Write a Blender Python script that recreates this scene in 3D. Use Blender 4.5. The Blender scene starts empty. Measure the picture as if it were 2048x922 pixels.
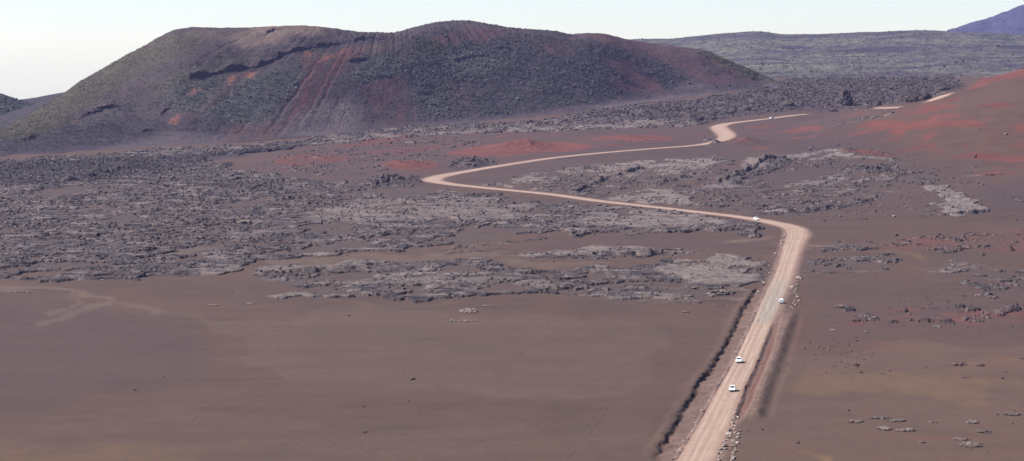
import bpy, bmesh, math, random
import numpy as np
from mathutils import Vector, Matrix

random.seed(7)
RNG = np.random.default_rng(11)
SC = bpy.context.scene
COL = SC.collection

# ------------------------------------------------------------------ camera numbers
F = 5000.0            # focal length in pixels of the 2048 wide photograph
HC = 97.0             # camera height above the plain
HORIZON = 80.0
PITCH = math.atan((461.0 - HORIZON) / F)


def uv(px, py):
    """photo pixel -> bearing / dip numbers (u, v): u-1024 = F*x/d, v-80 = F*(97-z)/d"""
    xc = (np.asarray(px, float) - 1024.0) / F
    yc = (461.0 - np.asarray(py, float)) / F
    den = math.cos(PITCH) + yc * math.sin(PITCH)
    return 1024.0 + F * xc / den, 80.0 + F * (math.sin(PITCH) - yc * math.cos(PITCH)) / den


# ------------------------------------------------------------------ noise
_p = RNG.permutation(256)
PERM = np.concatenate([_p, _p, _p]).astype(np.int32)
_a = RNG.random(256) * 2 * np.pi
GX, GY = np.cos(_a).astype(np.float32), np.sin(_a).astype(np.float32)


def perlin(x, y, seed=0):
    x = np.asarray(x, np.float32) + seed * 17.37
    y = np.asarray(y, np.float32) + seed * 9.13
    x0 = np.floor(x); y0 = np.floor(y)
    fx = x - x0; fy = y - y0
    ix = x0.astype(np.int32) & 255; iy = y0.astype(np.int32) & 255
    ix1 = (ix + 1) & 255; iy1 = (iy + 1) & 255
    sx = fx * fx * fx * (fx * (fx * 6 - 15) + 10)
    sy = fy * fy * fy * (fy * (fy * 6 - 15) + 10)

    def g(a, b, dx, dy):
        h = PERM[PERM[a] + b]
        return GX[h] * dx + GY[h] * dy
    a = g(ix, iy, fx, fy); b = g(ix1, iy, fx - 1, fy)
    c = g(ix, iy1, fx, fy - 1); d = g(ix1, iy1, fx - 1, fy - 1)
    t = a + sx * (b - a)
    return (t + sy * (c + sx * (d - c) - t)) * 1.45


def fbm(x, y, octv=4, seed=0, gain=0.5, lac=2.03):
    s = 0.0; a = 1.0; n = 0.0
    for i in range(octv):
        s = s + a * perlin(x, y, seed + i * 3); n += a
        x = x * lac; y = y * lac; a *= gain
    return s / n


def ridged(x, y, octv=4, seed=0, gain=0.55):
    s = 0.0; a = 1.0; n = 0.0
    for i in range(octv):
        s = s + a * (1 - 2 * np.abs(perlin(x, y, seed + i * 3))); n += a
        x = x * 2.03; y = y * 2.03; a *= gain
    return s / n


def sstep(a, b, x):
    t = np.clip((x - a) / (b - a), 0, 1)
    return t * t * (3 - 2 * t)


def boxblur(m, r):
    for ax in (0, 1):
        n = m.shape[ax]
        pad = [(0, 0), (0, 0)]; pad[ax] = (r + 1, r)
        c = np.cumsum(np.pad(m, pad, mode='edge'), axis=ax, dtype=np.float64)
        if ax == 0:
            m = (c[2 * r + 1:2 * r + 1 + n] - c[:n]) / (2 * r + 1)
        else:
            m = (c[:, 2 * r + 1:2 * r + 1 + n] - c[:, :n]) / (2 * r + 1)
    return m.astype(np.float32)


# ------------------------------------------------------------------ materials
ALB = .515      # ground albedos below are written for a weaker sun


class NT:
    alb = ALB
    def __init__(self, name):
        self.m = bpy.data.materials.new(name); self.m.use_nodes = True
        self.t = self.m.node_tree; self.t.nodes.clear()
        self.out = self.n('ShaderNodeOutputMaterial')
        self.b = self.n('ShaderNodeBsdfPrincipled')
        self.l(self.b.outputs[0], self.out.inputs['Surface'])
        self.b.inputs['Specular IOR Level'].default_value = 0.12
        self.b.inputs['Roughness'].default_value = 0.95

    def n(self, t, **k):
        o = self.t.nodes.new(t)
        for a, v in k.items():
            setattr(o, a, v)
        return o

    def l(self, a, b):
        self.t.links.new(a, b)

    def pos(self):
        if not hasattr(self, '_pos'):
            self._pos = self.n('ShaderNodeNewGeometry').outputs['Position']
        return self._pos

    def noise(self, scale, detail=4, rough=0.55, stretch=None, lo=0.35, hi=0.65, vec=None):
        v = vec or self.pos()
        if stretch:
            mp = self.n('ShaderNodeMapping'); mp.inputs['Scale'].default_value = stretch
            self.l(v, mp.inputs['Vector']); v = mp.outputs[0]
        nz = self.n('ShaderNodeTexNoise')
        nz.inputs['Scale'].default_value = scale
        nz.inputs['Detail'].default_value = detail
        nz.inputs['Roughness'].default_value = rough
        self.l(v, nz.inputs['Vector'])
        return self.ramp(nz.outputs[0], lo, hi)

    def ramp(self, s, lo, hi, a=0.0, b=1.0):
        r = self.n('ShaderNodeMapRange')
        r.inputs[1].default_value = lo; r.inputs[2].default_value = hi
        r.inputs[3].default_value = a; r.inputs[4].default_value = b
        self.l(s, r.inputs[0]); return r.outputs[0]

    def attr(self, name):
        a = self.n('ShaderNodeAttribute', attribute_name=name)
        return a.outputs['Fac']

    def math(self, op, a, b):
        m = self.n('ShaderNodeMath', operation=op)
        for i, v in enumerate((a, b)):
            if isinstance(v, (int, float)):
                m.inputs[i].default_value = v
            else:
                self.l(v, m.inputs[i])
        return m.outputs[0]

    def mix(self, f, a, b):
        m = self.n('ShaderNodeMix', data_type='RGBA')
        for sock, v in ((m.inputs[0], f), (m.inputs[6], a), (m.inputs[7], b)):
            if isinstance(v, (int, float)):
                sock.default_value = v
            elif isinstance(v, tuple):
                sock.default_value = tuple(q * self.alb for q in v) + (1,)
            else:
                self.l(v, sock)
        return m.outputs[2]

    def bump(self, h, dist, strength=1.0):
        b = self.n('ShaderNodeBump'); b.inputs['Distance'].default_value = dist
        b.inputs['Strength'].default_value = strength
        self.l(h, b.inputs['Height']); self.l(b.outputs[0], self.b.inputs['Normal'])

    def done(self, c):
        if isinstance(c, tuple):
            self.b.inputs['Base Color'].default_value = (*c, 1)
        else:
            self.l(c, self.b.inputs['Base Color'])
        return self.m


SAND_A = (0.106, 0.0610, 0.0465)
SAND_B = (0.076, 0.0465, 0.0405)
SAND_C = (0.120, 0.0630, 0.0450)


def mat_ground():
    k = NT('volcanic_ground')
    c = k.mix(k.noise(0.004, 5, 0.5), SAND_A, SAND_B)
    c = k.mix(k.math('MULTIPLY', k.noise(0.011, 4, 0.6, (1, .35, 1)), 0.6), c, SAND_C)
    c = k.mix(k.math('MULTIPLY', k.noise(0.035, 5, 0.65, (.5, 1, 1), .4, .7), 0.45), c, (0.102, 0.066, 0.056))
    c = k.mix(k.math('MULTIPLY', k.noise(0.07, 4, 0.6, (.6, 1, 1), .42, .62), 0.55), c, (0.066, 0.041, 0.037))
    c = k.mix(k.math('MULTIPLY', k.noise(0.018, 6, 0.7, (.35, 1, 1), .45, .6), 0.55), c, (0.124, 0.072, 0.056))
    c = k.mix(k.math('MULTIPLY', k.noise(0.22, 5, 0.7, None, .42, .6), 0.42), c, (0.070, 0.045, 0.038))
    c = k.mix(k.math('MULTIPLY', k.attr('lavazone'), 0.5), c, k.mix(k.noise(.12, 5, .7, None, .42, .58), (0.050, 0.042, 0.048), (0.100, 0.077, 0.075)))
    c = k.mix(k.math('MULTIPLY', k.noise(0.9, 3, 0.7), 0.25), c, (0.066, 0.042, 0.038))
    c = k.mix(k.math('MULTIPLY', k.attr('dark'), 0.8), c, (0.042, 0.035, 0.046))
    c = k.mix(k.math('MULTIPLY', k.attr('purple'), 0.75), c, (0.066, 0.043, 0.050))
    c = k.mix(k.attr('track'), c, (0.060, 0.043, 0.040))
    c = k.mix(k.math('MULTIPLY', k.attr('yellow'), 0.75), c, (0.165, 0.100, 0.047))
    c = k.mix(k.math('MULTIPLY', k.attr('tan'), 0.6), c, (0.170, 0.122, 0.092))
    c = k.mix(k.math('MULTIPLY', k.attr('red'), 0.8), c, k.mix(k.noise(0.03, 4, .6), (0.120, 0.036, 0.030), (0.185, 0.058, 0.046)))
    c = k.mix(k.attr('dust'), c, k.mix(k.noise(0.25, 4, .6), (0.185, 0.112, 0.095), (0.26, 0.175, 0.15)))
    rk = k.mix(k.noise(0.35, 5, 0.7), (0.056, 0.042, 0.044), (0.190, 0.148, 0.142))
    rk = k.mix(k.math('MULTIPLY', k.noise(0.02, 4, 0.6, None, .42, .62), 0.45), rk, (0.080, 0.062, 0.065))
    rk = k.mix(k.math('MULTIPLY', k.noise(0.10, 5, 0.7, None, .47, .57), 0.85), rk, (0.024, 0.022, 0.034))
    rk = k.mix(k.math('MULTIPLY', k.noise(0.06, 6, 0.7, (.7, 1, 1), .52, .59), 0.8), rk, (0.245, 0.194, 0.190))
    rk = k.mix(k.math('MULTIPLY', k.attr('pale'), 0.85), rk, k.mix(k.noise(0.3, 5, .7), (0.115, 0.088, 0.084), (0.33, 0.262, 0.246)))
    rk = k.mix(k.math('MULTIPLY', k.attr('dark'), 0.6), rk, k.mix(k.noise(0.3, 5, .7), (0.024, 0.022, 0.034), (0.075, 0.069, 0.090)))
    rk = k.mix(k.math('MULTIPLY', k.attr('red'), 0.55), rk, (0.14, 0.06, 0.052))
    c = k.mix(k.attr('rock'), c, rk)
    h = k.noise(0.8, 6, 0.7, None, 0, 1)
    amt = k.ramp(k.attr('rock'), 0, 1, 0.12, 1.0)
    k.bump(k.math('MULTIPLY', h, amt), 1.2, 0.9)
    return k.done(c)


def mat_road():
    k = NT('packed_dirt_road')
    u = k.n('ShaderNodeUVMap'); u.uv_map = 'road'
    v = u.outputs[0]
    c = k.mix(k.noise(0.5, 4, .6, (2.2, .02, 1), .35, .65, v), (0.345, 0.233, 0.186), (0.415, 0.302, 0.248))
    c = k.mix(k.math('MULTIPLY', k.noise(1.6, 3, .6, (1.0, .012, 1), .52, .75, v), .5), c, (0.45, 0.35, 0.28))
    c = k.mix(k.math('MULTIPLY', k.noise(.06, 4, .6), .4), c, (0.345, 0.200, 0.150))
    c = k.mix(k.math('MULTIPLY', k.noise(.22, 5, .7, None, .48, .64), .6), c, (0.265, 0.185, 0.152))
    c = k.mix(k.math('MULTIPLY', k.noise(1.2, 4, .7), .25), c, (0.27, 0.185, 0.16))
    c = k.mix(k.math('MULTIPLY', k.attr('edge'), .7), c, (0.285, 0.175, 0.135))
    c = k.mix(k.math('MULTIPLY', k.attr('rut'), k.noise(.5, 4, .6, (.4, .05, 1), .3, .6, v)), c, (0.52, 0.415, 0.335))
    c = k.mix(k.attr('grey'), c, k.mix(k.noise(1.2, 3, .6, (1.5, .02, 1), .4, .6, v), (0.262, 0.212, 0.184), (0.352, 0.30, 0.255)))
    k.bump(k.noise(1.5, 5, .7, None, 0, 1), 0.12, 0.6)
    return k.done(c)


def mat_hill():
    k = NT('cinder_cone_slope')
    c = k.mix(k.noise(0.02, 5, .6), (0.080, 0.061, 0.072), (0.060, 0.048, 0.064))
    c = k.mix(k.math('MULTIPLY', k.attr('streak'), .5), c, (0.112, 0.072, 0.074))
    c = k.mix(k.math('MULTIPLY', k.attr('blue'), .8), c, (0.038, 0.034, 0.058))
    c = k.mix(k.math('MULTIPLY', k.attr('tan'), .85), c, (0.21, 0.145, 0.118))
    c = k.mix(k.math('MULTIPLY', k.attr('olive'), .7), c, (0.104, 0.094, 0.056))
    c = k.mix(k.math('MULTIPLY', k.attr('veg'), .75), c, k.mix(k.noise(.15, 4, .7), (0.105, 0.112, 0.100), (0.225, 0.230, 0.215)))
    c = k.mix(k.math('MULTIPLY', k.attr('red'), .85), c, k.mix(k.noise(.05, 4, .7), (0.128, 0.044, 0.043), (0.190, 0.066, 0.056)))
    c = k.mix(k.math('MULTIPLY', k.attr('orange'), .9), c, (0.36, 0.130, 0.080))
    c = k.mix(k.math('MULTIPLY', k.attr('pale'), .8), c, k.mix(k.noise(.2, 4, .7), (0.115, 0.086, 0.098), (0.185, 0.142, 0.152)))
    c = k.mix(k.math('MULTIPLY', k.noise(.5, 5, .75), .4), c, (0.048, 0.042, 0.048))
    k.bump(k.noise(.3, 6, .7, None, 0, 1), 2.0, 0.6)
    return k.done(c)


def mat_simple(name, c1, c2, scale, bump=None, c3=None, s3=None, detail=5):
    k = NT(name)
    c = k.mix(k.noise(scale, detail, .65), c1, c2)
    if c3:
        c = k.mix(k.math('MULTIPLY', k.noise(s3, 4, .6), .7), c, c3)
    if bump:
        k.bump(k.noise(scale * 2, 5, .7, None, 0, 1), bump, 0.7)
    return k.done(c)


def mat_tone(name, dark, light, warm=None):
    k = NT(name)
    c = k.mix(k.attr('tone'), dark, light)
    if warm:
        c = k.mix(k.attr('warm'), c, warm)
    c = k.mix(k.math('MULTIPLY', k.noise(2.0, 4, .7), .35), c, tuple(x * .45 for x in dark))
    return k.done(c)


def mat_gloss(name, c, rough=.35, spec=.5, metal=0, coat=0):
    k = NT(name); k.alb = 1.0
    k.b.inputs['Roughness'].default_value = rough
    k.b.inputs['Specular IOR Level'].default_value = spec
    k.b.inputs['Metallic'].default_value = metal
    k.b.inputs['Coat Weight'].default_value = coat
    d = k.mix(k.math('MULTIPLY', k.noise(3, 4, .6), .18), c, (0.45, 0.36, 0.3) if c[0] > .3 else tuple(x * 1.6 for x in c))
    return k.done(d)


M = {}
M['ground'] = mat_ground()
M['road'] = mat_road()
M['hill'] = mat_hill()
M['rubble'] = mat_tone('lava_rubble_rock', (0.030, 0.024, 0.030), (0.285, 0.230, 0.220), (0.13, 0.06, 0.052))
M['stone'] = mat_tone('roadside_stone', (0.20, 0.145, 0.125), (0.66, 0.54, 0.49))
M['outcrop'] = mat_tone('outcrop_rock', (0.075, 0.062, 0.06), (0.29, 0.235, 0.215), (0.16, 0.078, 0.07))
M['darkrock'] = mat_simple('dark_lava_rock', (0.040, 0.036, 0.046), (0.095, 0.076, 0.078), .25, .8, (0.13, 0.09, 0.08), .08)
M['shrub'] = mat_tone('shrub_leaves', (0.046, 0.042, 0.054), (0.200, 0.198, 0.196), (0.120, 0.112, 0.058))
def mat_plateau():
    k = NT('shrubby_plateau')
    c = k.mix(k.noise(.0045, 5, .6, (.55, 1.3, 1), .44, .56), (0.060, 0.055, 0.084), (0.150, 0.142, 0.122))  # bluish bands paint the shade of the ridges and distance haze into the colour
    c = k.mix(k.math('MULTIPLY', k.noise(.02, 5, .65, (.6, 1.4, 1), .42, .58), .6), c, (0.205, 0.196, 0.160))
    c = k.mix(k.math('MULTIPLY', k.noise(.08, 5, .7, None, .44, .58), .7), c, (0.050, 0.047, 0.058))
    k.bump(k.noise(.05, 6, .7, None, 0, 1), 5.0, .8)
    return k.done(c)


M['plateau'] = mat_plateau()
M['mountain'] = mat_simple('far_mountain_hazed_rock', (0.026, 0.028, 0.066), (0.052, 0.052, 0.105), .006, 6.0, (0.058, 0.055, 0.100), .002)  # blue of the distance haze is painted into the rock colour
M['ridge'] = mat_simple('ridge_scree', (0.040, 0.032, 0.040), (0.028, 0.025, 0.034), .02, 1.0, (0.046, 0.039, 0.036), .01)
M['greenhill'] = mat_simple('dark_green_slope', (0.022, 0.030, 0.030), (0.045, 0.055, 0.045), .03, 2.5)
M['paint'] = mat_gloss('white_car_paint', (0.80, 0.80, 0.82), .3, .5, 0, .6)
M['glass'] = mat_gloss('dark_car_glass', (0.02, 0.024, 0.03), .08, .6)
M['tyre'] = mat_gloss('tyre_rubber', (0.02, 0.02, 0.02), .9, .2)
M['rim'] = mat_gloss('alloy_rim', (0.45, 0.45, 0.47), .35, .5, .8)
M['trim'] = mat_gloss('black_car_trim', (0.03, 0.03, 0.032), .6, .3)
M['lamp'] = mat_gloss('clear_headlight', (0.62, 0.64, 0.68), .1, .6)
M['tail'] = mat_gloss('red_tail_light', (0.38, 0.015, 0.015), .2, .5)


# ------------------------------------------------------------------ mesh helpers
def tag(o, label=None, cat=None, group=None, kind=None):
    if label: o['label'] = label
    if cat: o['category'] = cat
    if group: o['group'] = group
    if kind: o['kind'] = kind
    return o


def mesh_from(name, co, faces, mat, attrs=None, smooth=True, uvs=None):
    """faces: (n, k) index array, k = 3 or 4"""
    me = bpy.data.meshes.new(name)
    n, k = faces.shape
    me.vertices.add(len(co)); me.vertices.foreach_set('co', np.ascontiguousarray(co, np.float32).ravel())
    me.loops.add(n * k); me.loops.foreach_set('vertex_index', np.ascontiguousarray(faces, np.int32).ravel())
    me.polygons.add(n)
    me.polygons.foreach_set('loop_start', np.arange(0, n * k, k, dtype=np.int32))
    me.polygons.foreach_set('loop_total', np.full(n, k, np.int32))
    me.polygons.foreach_set('use_smooth', np.full(n, smooth, bool))
    for a, v in (attrs or {}).items():
        at = me.attributes.new(a, 'FLOAT', 'POINT')
        at.data.foreach_set('value', np.ascontiguousarray(v, np.float32).ravel())
    if uvs is not None:
        l = me.uv_layers.new(name='road')
        l.data.foreach_set('uv', np.ascontiguousarray(uvs[faces.ravel()], np.float32).ravel())
    me.update(calc_edges=True); me.validate()
    me.materials.append(mat)
    o = bpy.data.objects.new(name, me); COL.objects.link(o)
    return o


def grid_faces(nr, nc):
    i = np.arange(nr * nc, dtype=np.int32).reshape(nr, nc)
    return np.stack([i[:-1, :-1], i[:-1, 1:], i[1:, 1:], i[1:, :-1]], -1).reshape(-1, 4)


def sub_mesh(name, co, faces, mat, attrs, smooth=True):
    used = np.unique(faces)
    remap = np.zeros(len(co), np.int32); remap[used] = np.arange(len(used), dtype=np.int32)
    return mesh_from(name, co[used], remap[faces], mat, {k: v[used] for k, v in attrs.items()}, smooth)


# ------------------------------------------------------------------ the lie of the land
AU = np.array([-300, 0, 300, 640, 900, 1200, 1560, 1900, 2400.])
AZ = np.array([0, 0, 1.5, 7, 14, 28, 43, 45, 45.])
CONE_X, CONE_Y = 583.0, 2200.0


def zbase(u, d):
    u = np.asarray(u, float); d = np.asarray(d, float)
    s = np.clip((d - 1400) / 1600, 0, None) ** 1.4
    s = np.where(d > 3000, 1 + (np.minimum(d, 4200) - 3000) / 1600 * .3, s)
    a = np.interp(u, AU, AZ) * s
    x = (u - 1024) / F * d
    r = np.hypot(x - CONE_X, (d - CONE_Y))
    c = 71 - 0.26 * (np.maximum(r, 60) - 133)
    k = 5.0
    z = 0.5 * (a + c + np.sqrt((a - c) ** 2 + k * k))
    w = sstep(1250, 1500, d)
    z = a + (z - a) * w * sstep(60., -10., a - c)
    fall = np.clip(d - 3300, 0, None) * .034 * sstep(1300., 900., u) + np.clip(d - 5200, 0, None) * .02
    z = z - fall
    return z


def solve(u, v):
    """distance at which the sight line (u, v) meets the base land"""
    u = np.atleast_1d(np.asarray(u, float)); v = np.atleast_1d(np.asarray(v, float))
    ds = np.geomspace(400, 4300, 900)
    out = np.empty(u.shape)
    for i, (a, b) in enumerate(zip(u.ravel(), v.ravel())):
        vv = HORIZON + F * (HC - zbase(np.full_like(ds, a), ds)) / ds
        k = np.argmax(vv <= b) if (vv <= b).any() else len(ds) - 1
        if k == 0:
            out.ravel()[i] = ds[0]; continue
        t = (vv[k - 1] - b) / max(vv[k - 1] - vv[k], 1e-9)
        out.ravel()[i] = ds[k - 1] + (ds[k] - ds[k - 1]) * min(max(t, 0), 1)
    return out


def at(px, py):
    """photo pixel -> (x, y) on the land"""
    u, v = uv(px, py)
    d = float(solve(u, v)[0])
    return (float(u) - 1024) / F * d, d


def cat_rom(P, n):
    P = np.asarray(P, float)
    Q = np.vstack([2 * P[0] - P[1], P, 2 * P[-1] - P[-2]])
    out = []
    for i in range(1, len(Q) - 2):
        p0, p1, p2, p3 = Q[i - 1:i + 3]
        for t in np.linspace(0, 1, n, endpoint=False):
            out.append(.5 * ((2 * p1) + (-p0 + p2) * t + (2 * p0 - 5 * p1 + 4 * p2 - p3) * t * t + (-p0 + 3 * p1 - 3 * p2 + p3) * t ** 3))
    out.append(Q[-2])
    return np.array(out)


# grid of the ground: bearings x distances
US = np.concatenate([np.linspace(-1300, -660, 40), np.arange(-650, -150, 3.2), np.arange(-150, 2201, 1.4), np.arange(2204, 2650, 3.2), np.linspace(2660, 3200, 40)])
VS = np.concatenate([np.geomspace(6000, 1010, 40), np.arange(1000, 600, -0.8), np.arange(600, 320, -0.45), np.arange(320, 186, -0.27)])
DS = F * HC / (VS - HORIZON)
DS = np.concatenate([DS, np.linspace(DS[-1] + 30, 5200, 40), [7000, 10000, 15000]])
VS = HORIZON + F * HC / DS
NR, NC = len(DS), len(US)
UU, DD = np.meshgrid(US, DS)
XX = (UU - 1024) / F * DD
ZB = zbase(UU, DD)
VV = HORIZON + F * (HC - ZB) / DD          # dip number of each land point
XX = XX.astype(np.float32); YY = DD.astype(np.float32)

# wander of the outlines, in metres turned to bearing / dip
wx = fbm(XX / 38, YY / 60, 5, 3) * 14
wy = fbm(XX / 38, YY / 60, 5, 8) * 55
DW = np.clip(YY + wy, 100, None)
UW = (1024 + F * (XX + wx) / DW).astype(np.float32)
VW = (HORIZON + F * (HC - ZB) / DW).astype(np.float32)


def poly_mask(P, U=None, V=None, warp=True):
    U = (UW if warp else UU) if U is None else U
    V = (VW if warp else VV) if V is None else V
    P = np.array([uv(*p) for p in P])
    m = np.zeros(U.shape, np.float32)
    sel = (U > P[:, 0].min()) & (U < P[:, 0].max()) & (V > P[:, 1].min()) & (V < P[:, 1].max())
    if not sel.any():
        return m
    a = U[sel]; b = V[sel]; ins = np.zeros(a.shape, bool)
    for i in range(len(P)):
        (x1, y1), (x2, y2) = P[i - 1], P[i]
        if y1 == y2:
            continue
        c = ((y1 > b) != (y2 > b)) & (a < (x2 - x1) * (b - y1) / (y2 - y1) + x1)
        ins ^= c
    m[sel] = ins
    return m


def masks(polys, blur, **k):
    m = 0
    for s, P in polys:
        m = np.maximum(m, s * poly_mask(P, **k))
    return boxblur(boxblur(m, blur), max(1, blur // 2)) if blur else m


LAVA = [
    (1, [(-680, 322), (0, 318), (120, 314), (260, 312), (420, 318), (470, 335), (560, 350), (650, 362), (740, 368), (850, 374), (930, 385),
         (1050, 395), (1180, 408), (1320, 418), (1420, 430), (1510, 445), (1548, 462), (1520, 472), (1400, 462), (1300, 470), (1180, 468),
         (1050, 470), (960, 480), (880, 492), (800, 502), (700, 506), (620, 515), (540, 520), (480, 526), (500, 540), (470, 546), (400, 549),
         (330, 553), (230, 557), (120, 561), (60, 553), (0, 558), (-680, 562)]),
    (1, [(520, 538), (700, 528), (900, 522), (1000, 525), (1010, 535), (1150, 540), (1300, 520), (1420, 510), (1530, 515), (1545, 540),
         (1500, 570), (1400, 580), (1505, 590), (1440, 604), (1300, 602), (1180, 604), (1000, 592), (900, 592), (760, 588), (640, 582),
         (560, 574), (536, 560)]),
    (1, [(490, 592), (640, 583), (720, 593), (640, 605), (520, 602)]),
    (1, [(1025, 508), (1100, 501), (1200, 499), (1310, 503), (1380, 500), (1380, 508), (1290, 512), (1180, 513), (1050, 514)]),
    (.9, [(950, 375), (1050, 350), (1150, 335), (1250, 322), (1380, 315), (1440, 308), (1485, 318), (1440, 350), (1420, 380), (1405, 412),
          (1330, 412), (1230, 402), (1130, 392), (1040, 382)]),
    (.9, [(1440, 350), (1500, 322), (1580, 306), (1650, 288), (1680, 285), (1660, 303), (1720, 312), (1800, 322), (1850, 340), (1885, 362),
          (1820, 372), (1740, 378), (1650, 370), (1560, 375), (1480, 392), (1430, 402), (1410, 402)]),
    (.9, [(1400, 412), (1480, 395), (1580, 385), (1680, 378), (1780, 380), (1740, 400), (1700, 415), (1640, 427), (1560, 434), (1480, 430), (1422, 424)]),
    (1, [(1835, 372), (1905, 368), (1920, 385), (1965, 415), (1975, 424), (1890, 432), (1900, 415), (1870, 390)]),
    (.8, [(1600, 515), (1700, 510), (1800, 520), (1770, 535), (1680, 545), (1590, 545)]),
    (.9, [(1850, 532), (1930, 520), (1960, 532), (1960, 542), (1880, 548)]),
    (.75, [(1900, 555), (2048, 542), (2250, 550), (2250, 580), (2040, 592), (1930, 588)]),
    (.62, [(1630, 622), (1750, 603), (1880, 612), (2048, 603), (2250, 608), (2250, 650), (2000, 655), (1900, 650), (1800, 668), (1700, 655)]),
    (.62, [(1620, 505), (1680, 482), (1780, 472), (1900, 468), (2048, 460), (2250, 460), (2250, 500), (2048, 505), (1900, 502), (1760, 500)]),
    (1, [(-680, 335), (0, 326), (150, 312), (300, 300), (500, 290), (640, 275), (800, 256), (950, 248), (1100, 240), (1250, 238), (1400, 233),
         (1400, 250), (1250, 260), (1100, 264), (950, 270), (800, 277), (660, 288), (500, 307), (300, 325)]),
    (.84, [(1100, 238), (1220, 218), (1350, 203), (1480, 186), (1560, 162), (1700, 148), (1900, 148), (1922, 176), (1850, 203), (1750, 211),
         (1650, 220), (1560, 222), (1480, 232), (1400, 246), (1330, 243), (1250, 240)]),
    (.75, [(700, 378), (740, 362), (800, 352), (850, 355), (860, 364), (800, 376), (740, 384)]),
    (.5, [(560, 330), (700, 305), (880, 300), (860, 330), (740, 345), (600, 352)]),
    (.42, [(480, 334), (600, 300), (760, 280), (900, 272), (1000, 268), (960, 290), (880, 320), (740, 352), (600, 352)]),
    (.36, [(1480, 380), (1560, 300), (1680, 280), (1850, 320), (1960, 330), (1960, 400), (1850, 440), (1600, 440)]),
    (.8, [(895, 335), (915, 318), (950, 314), (990, 324), (975, 335), (930, 342)]),
    (.7, [(1400, 290), (1420, 274), (1438, 280), (1440, 290)]),
]
PALE = [
    (.8, [(950, 375), (1050, 352), (1150, 335), (1180, 345), (1080, 372), (1000, 380)]),
    (1, [(1130, 352), (1230, 325), (1330, 317), (1440, 310), (1430, 340), (1330, 350), (1220, 362)]),
    (1, [(1220, 385), (1300, 370), (1360, 388), (1400, 410), (1320, 412), (1230, 400)]),
    (.8, [(1420, 380), (1480, 330), (1570, 305), (1700, 300), (1800, 322), (1700, 322), (1560, 318), (1480, 350), (1440, 385)]),
    (.7, [(1560, 372), (1640, 360), (1700, 352), (1700, 362), (1640, 372)]),
    (1, [(1835, 372), (1905, 368), (1920, 385), (1965, 415), (1975, 424), (1890, 432), (1900, 415), (1870, 390)]),
    (1, [(1300, 535), (1370, 515), (1460, 512), (1520, 525), (1510, 560), (1420, 568), (1330, 560)]),
    (.9, [(490, 592), (640, 583), (720, 593), (640, 605), (520, 602)]),
    (.9, [(1025, 508), (1100, 501), (1200, 499), (1310, 503), (1380, 500), (1380, 506), (1290, 508), (1180, 508), (1050, 508)]),
    (.8, [(1170, 430), (1250, 422), (1350, 425), (1440, 440), (1420, 455), (1300, 462), (1180, 455)]),
    (.7, [(330, 548), (480, 535), (560, 525), (740, 530), (760, 540), (600, 548), (440, 546)]),
    (.55, [(600, 430), (760, 400), (900, 395), (1100, 415), (1050, 440), (860, 440), (700, 450)]),
    (.55, [(160, 430), (240, 415), (300, 410), (290, 425), (200, 438)]),
    (.5, [(600, 560), (800, 555), (1000, 560), (1180, 575), (1100, 585), (800, 570)]),
    (.8, [(1180, 600), (1300, 590), (1440, 592), (1480, 596), (1440, 604), (1300, 603)]),
    (.6, [(200, 320), (400, 304), (640, 282), (900, 262), (1200, 250), (1390, 240), (1390, 250), (1200, 260), (900, 270), (640, 290), (400, 312)]),
    (.6, [(1850, 532), (1930, 520), (1960, 532), (1960, 542), (1880, 548)]),
]
DARK = [
    (.12, [(-680, 320), (420, 318), (560, 360), (620, 450), (480, 530), (330, 560), (-680, 565)]),
    (1, [(-680, 330), (0, 328), (200, 322), (430, 306), (640, 280), (640, 286), (560, 300), (430, 322), (330, 345), (200, 362), (60, 372), (-680, 378)]),
    (.62, [(1100, 238), (1220, 218), (1350, 202), (1480, 186), (1560, 162), (1700, 148), (1900, 148), (1925, 180), (1850, 205), (1750, 213),
         (1650, 223), (1560, 224), (1480, 234), (1400, 247), (1330, 243), (1250, 240)]),
    (.8, [(895, 335), (915, 318), (950, 314), (990, 324), (975, 335), (930, 342)]),
    (.55, [(700, 378), (740, 362), (800, 352), (850, 355), (860, 364), (800, 376), (740, 384)]),
    (.6, [(1440, 362), (1490, 340), (1540, 322), (1600, 318), (1590, 335), (1520, 350), (1470, 368)]),
    (.5, [(1680, 340), (1790, 335), (1800, 350), (1720, 352)]),
    (.5, [(400, 370), (520, 360), (600, 372), (560, 395), (450, 390)]),
]
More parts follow.
